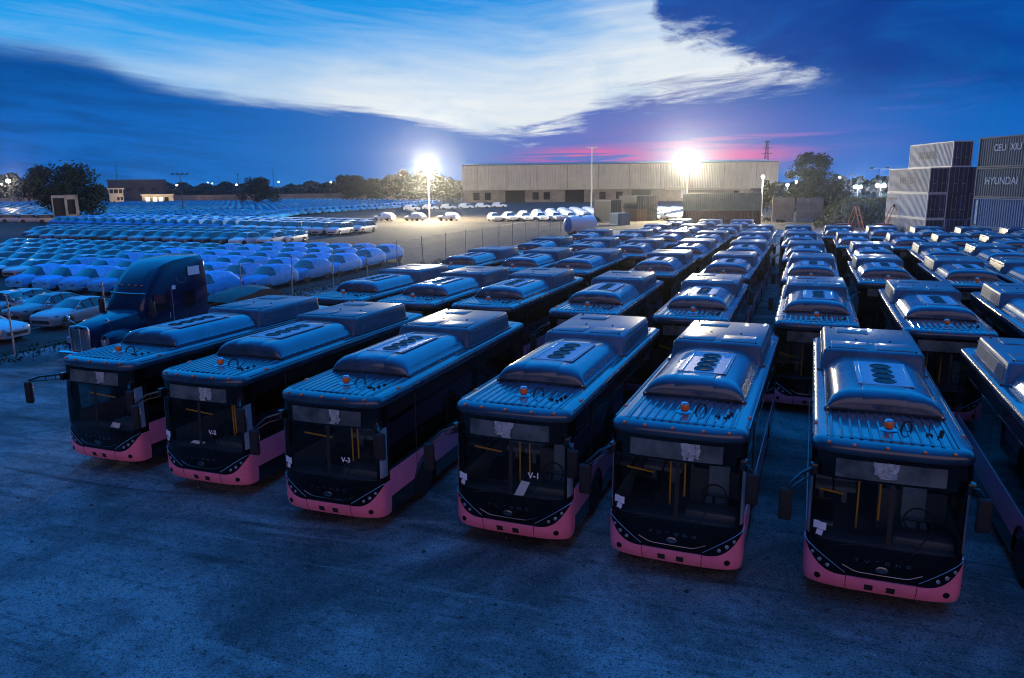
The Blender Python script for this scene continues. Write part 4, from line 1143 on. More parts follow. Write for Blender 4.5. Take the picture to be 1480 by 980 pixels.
# the mass of cars behind: one object
def simple_car(g, x, y, rz, mi, tall=1.0):
    c, s_ = cos(rz), sin(rz)
    def T(p): return (x + p[0] * c - p[1] * s_, y + p[0] * s_ + p[1] * c, p[2] * tall)
    sec = [(-2.3, .30, .80, .80), (-2.2, .85, .95, .80), (-1.2, .98, 1.0, .80), (-.5, 1.55, 1.6, .66), (1.2, 1.6, 1.62, .66), (1.9, 1.1, 1.15, .74), (2.3, .95, .98, .8), (2.35, .35, .5, .8)]
    rows_ = []
    for (yy, z1, z2, wt_) in sec:
        rows_.append([T((-.9, yy, .25)), T((-.92, yy, min(z1, .9))), T((-wt_, yy, z1)), T((0, yy, z2)), T((wt_, yy, z1)), T((.92, yy, min(z1, .9))), T((.9, yy, .25))])
    n = 7; o = len(g.v); g.v += [p for r_ in rows_ for p in r_]
    for i in range(len(rows_) - 1):
        for k in range(n - 1):
            g.f.append((o + i * n + k, o + i * n + k + 1, o + (i + 1) * n + k + 1, o + (i + 1) * n + k))
            g.mi.append(2 if ((i in (2, 4) and k in (2, 3)) or (i in (2, 3, 4) and k in (1, 4))) else mi)
rnd = random.Random(9)
g = MB(); xx = 0
y = 124.0
while y < 262:
    xr = (-112 if y < 130 else -112 - min(13.5, (y - 130) * .42)) - max(0, (y - 200)) * .13
    ntc = int((1.42 * y + xr) / 5.0) + 2
    for k in range(ntc):
        x = xr - k * 5.0 + rnd.uniform(-.2, .2)
        if x < -1.5 * y - 10: continue
        if (x + 148) ** 2 + (y - 118) ** 2 < 64: continue
        white = (x < -150 and y < 190) or rnd.random() < .12
        simple_car(g, x, y + rnd.uniform(-.2, .2), pi / 2 + rnd.uniform(-.04, .04), 1 if white else 0)
    y += 3.0 if y < 200 else 3.4
for row in range(5):
    for k in range(60):
        x = -225 + k * 2.7 - row * 8; yq = 280 + row * 5.2 - k * .5
        if rnd.random() < .95 and x < -140: simple_car(g, x, yq, rnd.uniform(-.04, .04), 1 if rnd.random() < .25 else 3)
struct(g.build('distant_parked_cars', ['bluefilm', 'whitepaint', 'carglass', 'greypaint'], angle=50), 'stuff')

# --- pale cars standing under the floodlights
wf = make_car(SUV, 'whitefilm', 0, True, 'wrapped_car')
GW = 'pale wrapped cars under the floodlights'
n = 0
def put_w(x, y, rz, lab):
    global n
    o = wf if n == 0 else dup(wf, (0, 0, 0)); n += 1
    o.location = (x, y, .02); o.rotation_euler = (0, 0, rz); tag(o, lab, 'car', GW)
for k, (x, y, rz) in enumerate([(-84.5, 139.5, pi / 2 + .1), (-78.0, 141.0, pi / 2 + .2), (-70.8, 142.4, pi / 2 + .25)]):
    put_w(x, y, -rz, 'pale wrapped car side-on near the foot of the left floodlight, %s from the left' % ORD[k + 1])
wf0 = None
for r in range(8):
    for k in range(11):
        put_w(-57 + k * 2.9 + r * 1.2 - (2.9 if r > 3 else 0), 140.5 + r * 5.4 + k * .9, .75 + rnd.uniform(-.04, .04) + pi / 2 * 0, 'pale wrapped car before the warehouse, %s from the left in the %s lit row' % (ORD[k + 1], ORD[r + 1]))
for k in range(8):
    put_w(-27.5 + (k % 2) * 3.2, 150 + (k // 2) * 6.0, .9, 'pale wrapped car between the blue and green containers, %s from the front' % ORD[k + 1])
for k in range(6):
    put_w(-104 + k * 3.2, 196 + k * 5.5, pi / 2 + .1, 'pale wrapped car far beyond the left floodlight, %s of its short row' % ORD[k + 1])
for k in range(9):
    put_w(6.5 + (k % 5) * 2.9 + (k // 5) * 1.2, 178 + (k // 5) * 6, .5 + rnd.uniform(-.3, .3), 'dusty parked car on the rise behind the grassy mound, %s from the left' % ORD[k + 1])
# ================================================================== BLUE SLEEPER TRUCK
def make_truck():
    T = empty('semi_truck', (-28.05, 22.5, 0.0), .0)
    tag(T, 'deep blue sleeper truck without a trailer standing between the fence and the front bus', 'truck')
    W_ = 1.22
    # sleeper cab: lofted side profile, tall curved roof
    prof = []   # (y, z_low, z_high, half width low, half width high)
    st = [(2.30, 1.95, 2.05, 1.00, .98), (2.36, 1.6, 2.3, 1.05, 1.0), (2.62, 1.15, 2.78, 1.12, 1.04), (2.75, 1.0, 3.02, 1.15, 1.02), (3.0, .9, 3.36, 1.18, 1.02), (3.35, .85, 3.68, 1.2, 1.03), (3.8, .85, 3.93, 1.22, 1.06), (4.4, .85, 4.07, 1.22, 1.10), (5.2, .85, 4.14, 1.22, 1.14), (6.05, .85, 4.16, 1.22, 1.16), (6.12, .85, 4.10, 1.20, 1.14)]
    rows_ = []
    for (y, zl, zh, wl, wh) in st:
        half = [(wl - .05, zl), (wl, zl + (zh - zl) * .15), (wl, zl + (zh - zl) * .5), (wh + (wl - wh) * .4, zl + (zh - zl) * .80), (wh - .02, zl + (zh - zl) * .92), (wh - .13, zh - .02), (wh * .55, zh + .03), (0, zh + .05)]
        rows_.append([(-x, y, z) for x, z in half] + [(x, y, z) for x, z in reversed(half[:-1])])
    g = MB(); g.grid(rows_); n = len(rows_[0]); g.add(rows_[0], [tuple(range(n))]); g.add(rows_[-1], [tuple(range(n))])
    cab = g.build('cab', 'truckblue', T, angle=50)
    g = MB(); g.grid([[(x, 2.325 + .24 * f + .10 * (abs(x) / 1.0) ** 2 - .02, 2.06 + .66 * f) for x in lin(-.98, .98, 9)] for f in lin(0, 1, 4)]); ws = g.build('windscreen', 'carglass', T)
    g = MB(); g.tube([(x, 2.50 + .1 * (abs(x)) ** 2 - .0, 2.74) for x in lin(-1.02, 1.02, 9)], .035, 6); g.build('sun_visor', 'rim', T)
    for sx in (-1, 1):
        g = MB(); g.prism([(2.72, 1.95), (3.75, 1.88), (3.75, 2.55), (2.95, 2.66)], lambda a, b, d: (sx * (1.205 + d), a, b), -.03, .012); g.build('side_window', 'carglass', T, smooth=False)
        g = MB(); g.prism([(4.55, 1.85), (5.25, 1.85), (5.25, 2.6), (4.55, 2.6)], lambda a, b, d: (sx * (1.215 + d), a, b), -.03, .014); g.build('sleeper_window', 'carglass', T, smooth=False)
        g = MB(); g.tube([(sx * 1.222, 3.9, .9), (sx * 1.222, 3.9, 2.9)], .012, 6); g.tube([(sx * 1.235, 3.68, 1.5), (sx * 1.235, 3.68, 1.75)], .02, 6); g.build('door_handle', 'chrome', T)
        # door and hood mirrors
        g = MB(); g.tube([(sx * 1.1, 2.6, 2.5), (sx * 1.5, 2.45, 2.52), (sx * 1.5, 2.45, 1.75), (sx * 1.15, 2.6, 1.75)], .022, 6); g.rbox(min(sx * 1.38, sx * 1.62), max(sx * 1.38, sx * 1.62), 2.38, 2.52, 1.8, 2.45, .04, 2); g.build('door_mirror', 'blackplastic', T)
        g = MB(); g.tube([(sx * .92, .75, 1.5), (sx * 1.12, .45, 1.85)], .016, 6); g.lathe([(0, -.07), (.08, -.06), (.125, 0), (.08, .06), (0, .07)], 16, (sx * 1.14, .42, 1.92), 'y'); g.build('hood_mirror', 'chrome', T)
        # headlights / fenders
        g = MB(); rows2 = []
        for y, zt, wo in ((.25, 1.0, 1.10), (.35, 1.25, 1.18), (.8, 1.38, 1.22), (1.4, 1.38, 1.22), (2.0, 1.2, 1.2), (2.25, 1.0, 1.15)):
            rows2.append([(sx * .78, y, .75), (sx * .78, y, zt + .06), (sx * (wo - .12), y, zt), (sx * wo, y, zt - .15), (sx * wo, y, .78 if .6 < y < 1.9 else .55)])
        g.grid(rows2); g.add(rows2[0], [tuple(range(5))]); fd = g.build('fender', 'truckblue', T, angle=50)
        g = MB(); g.rbox(min(sx * .86, sx * 1.12), max(sx * .86, sx * 1.12), .2, .3, .86, 1.14, .05, 2); g.build('headlight', 'lens', fd)
        wh = wheel_mb(sx * 1.0, 1.15, .52, .30).build('wheel', 'tyre', T); rim_mb(sx * 1.0, 1.15, .52, sx, 8).build('rim', 'rim', wh)
        for wy in (6.9, 8.2):
            wh = wheel_mb(sx * .95, wy, .52, .5).build('wheel', 'tyre', T); rim_mb(sx * 1.05, wy, .52, sx, 8).build('rim', 'rim', wh)
            g = MB(); arc = [(wy + .62 * cos(a), .52 + .62 * sin(a)) for a in lin(.15, pi - .15, 11)]
            g.grid([[(sx * .68, y, z) for y, z in arc], [(sx * 1.22, y, z) for y, z in arc], [(sx * 1.22, y, z - .04) for y, z in arc]]); g.build('mudguard', 'blackplastic', T)
        g = MB(); g.lathe([(0, -1.0), (.28, -1.0), (.32, -.95), (.32, .95), (.28, 1.0), (0, 1.0)], 20, (sx * .95, 4.6, .62), 'y'); g.build('fuel_tank', 'chrome', T)
    # hood, sloping and narrowing forward
    rows_ = []
    for y, zt, wt_, wb in ((.05, 1.62, .52, .62), (.15, 1.70, .56, .66), (.7, 1.82, .66, .80), (1.5, 1.95, .80, .95), (2.4, 2.06, .95, 1.08)):
        half = [(wb, .8), (wb, zt - .30), (wt_ + .03, zt - .08), (wt_ * .75, zt), (wt_ * .3, zt + .03), (0, zt + .035)]
        rows_.append([(-x, y, z) for x, z in half] + [(x, y, z) for x, z in reversed(half[:-1])])
    g = MB(); g.grid(rows_); g.add(rows_[0], [tuple(range(len(rows_[0])))]); g.build('hood', 'truckblue', T, angle=40)
    g = MB(); g.rbox(-.50, .50, -.02, .05, .62, 1.58, .05, 2); gr = g.build('grille', 'rim', T)
    g = MB(); lp = [(-.53, .58), (.53, .58), (.55, 1.56), (.48, 1.66), (0, 1.70), (-.48, 1.66), (-.55, 1.56), (-.53, .58)]
    g.tube([(x, -.03, z) for x, z in lp], .04, 8); g.tube([(0, -.035, .6), (0, -.035, 1.66)], .022, 6); g.build('grille_frame', 'chrome', gr)
    g = MB()
    for z in lin(.68, 1.5, 12): g.box(-.48, .48, -.034, -.02, z - .012, z + .012)
    g.build('grille_bars', 'rim', gr, smooth=False)
    g = MB(); g.rbox(-1.18, 1.18, -.22, .12, .32, .62, .07, 3); g.build('bumper', 'chrome', T)
    for x in (-.75, -.4, 0, .4, .75):
        g = MB(); g.rbox(x - .05, x + .05, 2.68, 2.76, 3.05, 3.10, .015, 1); g.build('clearance_light', 'orange', T)
    for (y, z, a, b, n_) in ((5.35, 3.50, .36, .20, 'paper_notice'), (4.05, 2.86, .10, .09, 'paper_notice')):
        g = MB(); g.box(1.205, 1.212, y - a, y + a, z - b, z + b) if y > 5 else g.box(1.212, 1.219, y - a, y + a, z - b, z + b); g.build(n_, 'paper', T, smooth=False)
    vs = [(1.214, 4.55 + .28 * cos(a), 3.25 + .24 * sin(a)) for a in lin(pi * 1.02, 2 * pi - .05, 9)]
    g = MB()
    for v in vs: g.lathe([(0, -.02), (.022, 0), (0, .02)], 6, v)
    g.build('marker_studs', 'lens', T)
    g = MB(); g.rbox(-.42, -.30, 2.2, 9.0, .72, .98, .01, 1); g.rbox(.30, .42, 2.2, 9.0, .72, .98, .01, 1); g.box(-.3, .3, 8.9, 9.0, .75, .95); g.build('chassis', 'darksteel', T)
    g = MB(); g.lathe([(0, 0), (.46, 0), (.48, .03), (.46, .06), (0, .06)], 24, (0, 7.4, 1.08)); g.box(-.3, .3, 7.1, 7.7, .97, 1.09); g.build('fifth_wheel', 'darksteel', T)
    g = MB(); g.box(-1.1, 1.1, 6.14, 6.5, .85, 1.05); g.prism([(6.2, 1.05), (6.75, 1.05), (6.35, 1.75)], lambda a, b, d: (d, a, b), -1.05, 1.05); g.build('deck_plate', 'darksteel', T, smooth=False)
    return T
make_truck()

# dark dropside machine parked right behind the truck
g = empty('tarped_trailer', (-30.6, 33.2, 0), .02); tag(g, 'low dark trailer with a tarpaulin, behind the blue truck', 'trailer')
a = MB(); a.grid([[(-1.0, y, .75), (-1.0, y, z), (-.5, y, z + .08), (.5, y, z + .06), (1.05, y, z - .05), (1.05, y, .75)] for y, z in ((0, .95), (.5, 1.25), (1.6, 1.32), (2.6, 1.48), (3.6, 1.42), (4.6, 1.05))]); a.build('tarpaulin', 'blackplastic', g, angle=60)
a = MB(); a.rbox(-1.05, 1.05, -.1, 4.9, .55, .74, .03, 1); a.build('bed', 'darksteel', g)
a = MB(); a.tube([(-1.06, -.1, .98), (-1.06, 1.5, 1.30), (-1.06, 4.6, 1.30)], .04, 6); a.build('side_rail', 'steel', g)
for sx in (-1, 1): wheel_mb(sx * .95, 3.4, .42, .28).build('wheel', 'tyre', g)

# ================================================================== FENCE
f = empty('chain_link_fence', (-32.6, 22.8, 0)); tag(f, 'thin wire fence on metal posts between the bus yard and the car lot', 'fence')
ys = [0.0]
while ys[-1] < 94: ys.append(ys[-1] + 4.85)
for y in ys:
    g = MB(); x = .3 * sin(y * .07) + (-.012 * max(0, y - 50)); lx = random.uniform(-.12, .12) - (.18 if y == 0 else 0)
    g.tube([(x, y, 0), (x + lx, y + random.uniform(-.1, .1), 2.75)], .038, 8); g.tube([(x + lx, y, 2.74), (x + lx - .0, y, 2.8)], .046, 8); g.build('post', 'steel', f)
M['wire'] = pmat('fence_wire', (.22, .22, .22), .5, .6)
for z in (.25, 1.1, 1.9, 2.62):
    g = MB(); g.tube([(.3 * sin(y * .07) + (-.012 * max(0, y - 50)), y, z) for y in ys], .009 if z < 2.6 else .020, 5); g.build('rail', 'wire', f)
g = MB()
for i in range(int(94 / .16)):
    y = i * .16
    xx = .3 * sin(y * .07) + (-.012 * max(0, y - 50))
    if y + 2.0 < ys[-1]:
        g.tube([(xx, y, .3), (xx, y + 1.15, 1.45), (xx, y + 2.3, 2.6)], .0022, 3, caps=False); g.tube([(xx, y + 2.3, .3), (xx, y + 1.15, 1.45), (xx, y, 2.6)], .0022, 3, caps=False)
g.build('wire_mesh', 'wire', f, smooth=False)

# ================================================================== CONTAINERS
def corr_wall(g, fixed, a0, a1, z0, z1, axis, sgn, depth=.05, pitch=.30, mi=0):
    """trapezoid corrugation; axis 'y': wall at x=fixed running along y"""
    n = int((a1 - a0) / pitch); prof = []
    for i in range(n):
        s0 = a0 + (a1 - a0) * i / n; p = (a1 - a0) / n
        prof += [(s0, 0), (s0 + p * .28, 0), (s0 + p * .5, depth), (s0 + p * .78, depth)]
    prof.append((a1, 0))
    mk = (lambda s_, d, z: (fixed - sgn * d, s_, z)) if axis == 'y' else (lambda s_, d, z: (s_, fixed - sgn * d, z))
    g.grid([[mk(s_, d, z) for s_, d in prof] for z in (z0, z1)], mi)
def container(loc, rz, L, H, paint, label, texts=(), group=None, doors=True, dpaint=None, Wd=2.44):
    c = empty('shipping_container', loc, rz); tag(c, label, 'container', group)
    g = MB(); corr_wall(g, .03, .12, L - .12, .16, H - .12, 'y', -1); corr_wall(g, Wd - .03, .12, L - .12, .16, H - .12, 'y', 1); corr_wall(g, L - .03, .12, Wd - .12, .16, H - .12, 'x', 1)
    g.box(.05, Wd - .05, .06, L - .05, H - .06, H - .03); g.box(.05, Wd - .05, .06, L - .05, .12, .16)
    g.build('walls', paint, c, smooth=False)
    g = MB()
    for x in (0, Wd - .12):
        for y in (0, L - .12): g.box(x, x + .12, y, y + .12, .0, H)
    for z0, z1 in ((.02, .16), (H - .12, H - .01)):
        for x in (.003, Wd - .063): g.box(x, x + .06, .12, L - .12, z0, z1)
        for y in (.003, L - .103): g.box(.12, Wd - .12, y, y + .10, z0, z1)
    g.build('frame', paint, c, smooth=False)
    if doors:
        for x0 in (.13, Wd / 2 + .005):
            g = MB(); g.rbox(x0, x0 + Wd / 2 - .14, .035, .085, .17, H - .13, .012, 1)
            for zz in (.25, .5, .75): g.box(x0 + .05, x0 + Wd / 2 - .19, .028, .036, .17 + (H - .3) * zz - .03, .17 + (H - .3) * zz + .03)
            d = g.build('door', dpaint or paint, c)
            g = MB()
            for xx in (x0 + .32, x0 + .80): g.tube([(xx, .012, .1), (xx, .012, H - .06)], .019, 6)
            g.box(x0 + .30, x0 + .62, -.004, .004, 1.05, 1.10); g.build('lock_bar', 'steel', d)
    for (body, size, yc, zc, mat_) in texts:
        vs, fs = text_mb(body, size, .002, .012); g = MB(); g.add([(-.006 - v.z, yc - v.x, zc + v.y) for v in vs], fs); g.build('lettering', mat_, c, smooth=False)
    return c
GA, GBk = 'pale containers stacked at the right', 'containers stacked at the right edge'
ra = radians(17.6); ax = Vector((cos(ra), sin(ra), 0)); A0 = Vector((12.55, 99.2, 0)); H = 2.9
def A(col, lev, label, paint, texts=()): container(tuple(A0 + ax * 2.28 * col + Vector((0, 0, H * lev))), ra + random.uniform(-.004, .004), 10.9, H - .004, paint, label, texts, GA, True, 'c_navy', 2.2)  # navy doors put the shade of the end faces into the paint
A(0, 0, 'pale grey container at the bottom of the left stack, dark lettering by its door end', 'c_pale', [('MAERSK', 1.15, 4.2, 1.30, 'c_text_dark')])
A(0, 1, 'pale grey container with only a small line of lettering, second from the ground', 'c_pale', [('MAERSK LINE', .40, 9.0, 2.15, 'c_text_dark')])
A(0, 2, 'pale weathered container third from the ground with faded big lettering on its side', 'c_pale', [('MAERSK', 1.2, 5.4, 1.45, 'c_text_dark')])
for lv, wd in enumerate(('at ground level', 'second from the ground', 'third from the ground')):
    A(1, lv, 'dark ended container %s in the middle column beside the pale stack' % wd, 'c_navy' if lv else 'c_blue')
A(1, 3, 'pale container alone at the very top of the stack, lettering along its side', 'c_pale', [('MAERSK', 1.25, 5.9, 1.45, 'c_text_dark')])
for lv, wd in enumerate(('bottom', 'middle', 'top')):
    A(2, lv, 'shadowed dark container at the %s of the third column behind the ladder' % wd, ['c_blue', 'c_grey', 'c_navy'][lv])
rb = radians(26.1); B0 = Vector((20.15, 74.8, 0))
HB = 2.80
def Bc(lev, label, paint, texts=()): container(tuple(B0 + Vector((0, 0, HB * lev))), rb, 12.19, HB - .004, paint, label, texts, GBk)
Bc(0, 'blue container at the bottom of the tall stack cut by the right edge', 'c_blue')
Bc(1, 'blue container with a white upright stripe, second from the ground at the right edge', 'c_blue')
Bc(2, 'grey green container with bold white lettering, third from the ground at the right edge', 'c_grey', [('HYUNDAI', .95, 8.75, 1.55, 'c_text_white')])
Bc(3, 'grey green container on top of the tall stack at the right edge, thin white lettering', 'c_grey', [('CELI  XIU', .85, 8.4, 1.75, 'c_text_white')])
for k in (0, 1):
    cc = [o for o in COL.objects if o.name.startswith('shipping_container')][-4 + k]
    g = MB(); g.box(-.012, -.002, 11.45, 11.72, .3, 2.6); g.build('white_stripe', 'c_text_white', cc, smooth=False)
rg = radians(96)
container((-7.0, 127.9, 0), rg, 12.19, 2.8, 'c_brown', 'rusty brown container lying under the green one', [('HAMBURG  SUD', .85, 5.2, 1.1, 'c_navy')], 'containers before the warehouse')
container((-7.0, 127.9, 2.804), rg, 12.19, 2.75, 'c_green', 'pale green ribbed container on top of the brown one', (), 'containers before the warehouse')
rm = radians(47); C0 = Vector((-30.8, 146.2, 0)); ux = Vector((cos(rm), sin(rm), 0)); uy = Vector((-sin(rm), cos(rm), 0))
container(tuple(C0), rm, 6.06, 2.35, 'c_brown', 'brown container below the navy containers before the warehouse, left of two', (), 'containers before the warehouse')
container(tuple(C0 + ux * 2.5), rm, 6.06, 2.35, 'c_navy', 'dark container below the navy containers before the warehouse, right of two', (), 'containers before the warehouse')
container(tuple(C0 + Vector((0, 0, 2.354))), rm, 6.06, 2.45, 'c_navy', 'navy container on the upper level before the warehouse, corner toward the viewer', (), 'containers before the warehouse')
container(tuple(C0 + ux * 2.5 + Vector((0, 0, 2.354))), rm, 6.06, 2.45, 'c_navy', 'blue grey container on the upper level, its doors toward the buses', (), 'containers before the warehouse')
container(tuple(C0 - ux * 5.2 + uy * 1.0), rm, 6.06, 4.1, 'c_navy', 'dark navy tall container behind the white tank, left of the stacked pair', (), 'containers before the warehouse')
container((-31.2, 132.2, 0), radians(40), 3.0, 2.1, 'c_blue', 'small blue container standing right beside the white tank', (), 'containers before the warehouse')

# white tank lying on its saddle
t = empty('storage_tank', (-32.0, 105.0, 0), radians(-40)); tag(t, 'white cylindrical tank with a blue end lying behind the buses', 'tank')
g = MB(); g.lathe([(1.12, 0), (1.15, .1), (1.15, 4.2), (1.1, 4.35), (.8, 4.5), (0, 4.55)], 32, (0, 0, 1.5), 'y'); g.build('shell', 'whitepaint', t)
M['tankblue'] = pmat('blue_tank_end', (.05, .20, .48), .4)
g = MB(); g.lathe([(1.10, .0), (1.0, -.1), (.7, -.2), (0, -.26)], 32, (0, 0, 1.5), 'y'); g.build('end_cap', 'tankblue', t)
for y in (.8, 3.4):
    g = MB(); g.box(-.9, .9, y - .12, y + .12, 0, .62); g.build('saddle', 'darksteel', t, smooth=False)
g = MB(); g.lathe([(.25, 0), (.25, .12), (.3, .12), (.3, .18), (0, .18)], 16, (0, 2.2, 2.62)); g.build('hatch', 'steel', t)

# rolling ladders
def ladder(loc, rz, h, label, double):
    l = empty('step_ladder', loc, rz); tag(l, label, 'ladder', 'red ladders by the stacked containers')
    g = MB()
    for x in (-.42, .42): g.rbox(x - .04, x + .04, -.05, .05, 0, .1, .01, 1); g.tube([(x * 1.3, -.9, .1), (x, .35, h)], .075, 6)
    g.build('rail', 'ladderorange', l)
    for k in range(5):
        f_ = .12 + k * .2; g = MB(); y = -.9 + 1.25 * f_; z = .1 + (h - .1) * f_
        g.box(-.5, .5, y - .08, y + .1, z - .03, z + .03); g.build('rung', 'ladderorange', l, smooth=False)
    g = MB(); g.rbox(-.5, .5, .3, .95 if double else .6, h - .04, h + .04, .01, 1); g.build('platform', 'rustred', l)
    g = MB()
    for x in (-.45, .45):
        g.tube([(x, .5, h), (x * 1.5, 1.5 if not double else 1.9, .1)], .05, 6)
        if double: g.tube([(x, .9, h), (x * 1.6, 2.3, .1)], .05, 6)
    g.box(-.6, .6, .9, 1.0, h * .45, h * .45 + .07); g.build('back_leg', 'rustred', l)
    g = MB(); g.rbox(-.9, .9, .9, 2.6, .3, 1.9, .05, 1); g.build('base_block', 'rustred', l)
    if double:
        g = MB(); g.lathe([(.3, 0), (.36, .1), (.3, .28), (.12, .34), (0, .34)], 14, (.15, .65, h + .04)); g.build('cap', 'blackplastic', l)
    return l
ladder((6.0, 107.4, 0), radians(62), 4.05, 'narrow orange ladder leaning on a dark red block, away from the containers', False)
ladder((10.6, 107.0, 0), radians(58), 4.05, 'wide black topped ladder right in front of the pale containers', True)

# concrete panels
for (x0, x1, mt, lab, seams) in ((-6.35, -2.5, 'concrete', 'beige concrete barrier standing upright beside the green container', 1), (-2.1, 2.4, 'concrete_grey', 'grey panelled concrete barrier with vertical joints, beside the beige one', 4)):
    p = empty('concrete_barrier', ((x0 + x1) / 2, 150 + (.0 if seams == 1 else -1.2), 0), .08 if seams == 1 else .02); tag(p, lab, 'barrier', 'concrete barriers by the mound')
    w_ = (x1 - x0) / 2; n_ = seams
    g = MB()
    for k in range(n_):
        a_ = -w_ + 2 * w_ * k / n_ + .015; b_ = -w_ + 2 * w_ * (k + 1) / n_ - .015
        g.rbox(a_, b_, 0, .3, .1, 4.35 - (.12 if k % 2 else 0), .03, 1)
    g.build('slab', mt, p)
    g = MB(); g.prism([(-.25, .0), (.55, .0), (.34, .7), (-.04, .7)], lambda a, b, d: (d, a, b), -w_ + .01, w_ - .01); g.rbox(-w_ + .03, w_ - .03, -.06, .02, 2.0, 2.14, .01, 1); g.build('foot', mt, p, smooth=False)

# ================================================================== WAREHOUSE
wr = empty('warehouse', (-130.4, 283.6, 0), math.atan2(29.3, 118.5)); tag(wr, 'long ivory metal warehouse with recessed loading doors behind the floodlights', 'warehouse')
WL, WH, WLOW = 122.0, 14.6, 4.9
g = MB(); corr_wall(g, -1.2, 0, WL, WLOW, WH, 'x', -1, .10, .62); g.box(0, WL, -1.18, -.9, WH - .25, WH + .12); g.box(0, WL, -1.16, 0, WLOW - .02, WLOW + .1)
corr_wall(g, 0, -1.0, 55, WLOW, WH, 'y', -1, .10, .62); corr_wall(g, WL, -1.0, 55, WLOW, WH, 'y', 1, .10, .62); g.build('cladding', 'cladding', wr, smooth=False)
g = MB(); g.add([(0, -1, WH + .05), (WL, -1, WH + .05), (WL, 27, WH + 1.6), (0, 27, WH + 1.6), (WL, 55, WH), (0, 55, WH)], [(0, 1, 2, 3), (3, 2, 4, 5)]); g.add([(0, -1, WH), (0, 27, WH + 1.6), (0, 55, WH)], [(0, 1, 2)]); g.build('roof', 'roofgrey', wr, smooth=False)
ops = []
for s_, e_ in ((4, 6.6), (8.7, 11.2), (28, 30.5), (32.4, 35), (54.5, 57), (61, 63.6), (106, 108.4)): ops.append((s_, e_, 1.0, 3.9, 0))
for s_, e_ in ((17, 25), (41, 48.5), (67, 74.5), (112, 119)): ops.append((s_, e_, 0.05, 4.6, 1))
ops.sort(); g = MB(); x = 0.0
for s_, e_, z0, z1, k in ops:
    g.box(x, s_, 0, .35, 0, WLOW)
    if z0 > .1: g.box(s_, e_, 0, .35, 0, z0)
    g.box(s_, e_, 0, .35, z1, WLOW); x = e_
g.box(x, WL, 0, .35, 0, WLOW); g.box(0, .35, .35, 55, 0, WLOW); g.box(WL - .35, WL, .35, 55, 0, WLOW); g.build('lower_wall', 'lowerwall', wr, smooth=False)
for s_, e_, z0, z1, k in ops:
    g = MB(); g.box(s_, e_, .9, .95, z0, z1)
    if k: 
        for zz in lin(z0 + .4, z1 - .2, 8): g.box(s_, e_, .86, .9, zz, zz + .03)
    g.build('loading_door' if k else 'window', 'opening', wr, smooth=False)
g = MB(); g.rbox(86, 88.6, -.06, .02, 1.2, 4.3, .02, 1); g.build('white_door', 'whitepaint', wr)
for x in (16.4, 49.3, 66.4, 75.2, 92):
    g = MB(); g.box(x - .25, x + .25, -.9, -.4, 0, WLOW - .03); g.build('column', 'lowerwall', wr, smooth=False)
g = MB(); g.box(80, 112, -2.2, -1.25, WLOW - .5, WLOW - .15); g.build('canopy', 'cladding', wr, smooth=False)

for x in range(6, 122, 12):
    g = MB(); g.tube([(x, -1.30, WH - .3), (x, -1.30, WLOW + .2)], .09, 6); g.build('downpipe', 'lowerwall', wr)
g = MB(); g.rbox(0, WL, -1.46, -1.2, WH - .1, WH + .16, .04, 1); g.build('gutter', 'roofgrey', wr)
# ================================================================== GATEHOUSE GROUP AND PERIMETER WALL
def wallseg(p, q, h, label):
    p, q = Vector(p), Vector(q); d = q - p; L_ = d.length
    o = empty('perimeter_wall', (p.x, p.y, 0), math.atan2(d.y, d.x)); tag(o, label, 'wall', 'long perimeter walls')
    g = MB(); g.box(0, L_, 0, .25, 0, h); g.build('panels', 'wallbeige', o, smooth=False)
    g = MB(); n_ = int(L_ / 9)
    for k in range(n_ + 1): g.box(L_ * k / n_ - .2, L_ * k / n_ + .2, -.12, .37, 0, h + .15)
    g.box(0, L_, -.06, .31, h, h + .12); g.build('piers', 'wallbeige', o, smooth=False)
wallseg((-420, 205), (-318, 262), 3.1, 'long beige wall left of the big dark tree')
wallseg((-262, 262), (-175, 345), 3.6, 'long beige wall between the gatehouse and the tree group')
b = empty('guard_tower', (-268.5, 240, 0), radians(48)); tag(b, 'pale two storey guard tower with a flat roof', 'building')
g = MB(); g.box(-2.6, 2.6, -2.6, 2.6, 0, 5.0); g.build('wall', 'paleblock', b, smooth=False)
g = MB(); g.box(-2.5, 2.5, -2.5, 2.5, 5.0, 6.6); g.build('upper_room', 'opening', b, smooth=False)
for x in (-2.5, -.9, .9, 2.5):
    g = MB(); g.box(x - .14, x + .14, -2.62, -2.45, 5.0, 6.6); g.build('mullion', 'paleblock', b, smooth=False)
g = MB(); g.box(-3.2, 3.2, -3.2, 3.2, 6.6, 7.1); g.build('roof', 'paleblock', b, smooth=False)
for x in (.2, 1.5):
    g = MB(); g.box(x, x + .9, -2.66, -2.6, 2.2, 3.5); g.build('window', 'opening', b, smooth=False)
b = empty('gate_portal', (-279, 229, 0), radians(48)); tag(b, 'white gateway frame beside the guard tower', 'gate')
g = MB(); g.box(-4.2, -3.6, 0, .5, 0, 4.8); g.box(3.6, 4.2, 0, .5, 0, 4.8); g.box(-4.2, 4.2, 0, .5, 4.8, 5.5); g.build('frame', 'paleblock', b, smooth=False)
g = MB(); g.box(-3.6, 3.6, .2, .3, .1, 4.8)
for x in lin(-3.4, 3.4, 12): g.box(x - .05, x + .05, .14, .2, .1, 4.8)
g.build('shutter', 'concrete_grey', b, smooth=False)
b = empty('office_block', (-278, 262, 0), radians(48)); tag(b, 'dark flat roofed building rising behind the guard tower', 'building')
g = MB(); g.box(-13, 10, 0, 14, 0, 10.2); g.box(-9, -2, -.4, 0, 8.2, 9.2); g.build('wall', 'darkbuild', b, smooth=False)
g = MB(); g.box(-13.6, 10.6, -.5, 14.5, 10.2, 10.7); g.build('roof', 'darkbuild', b, smooth=False)
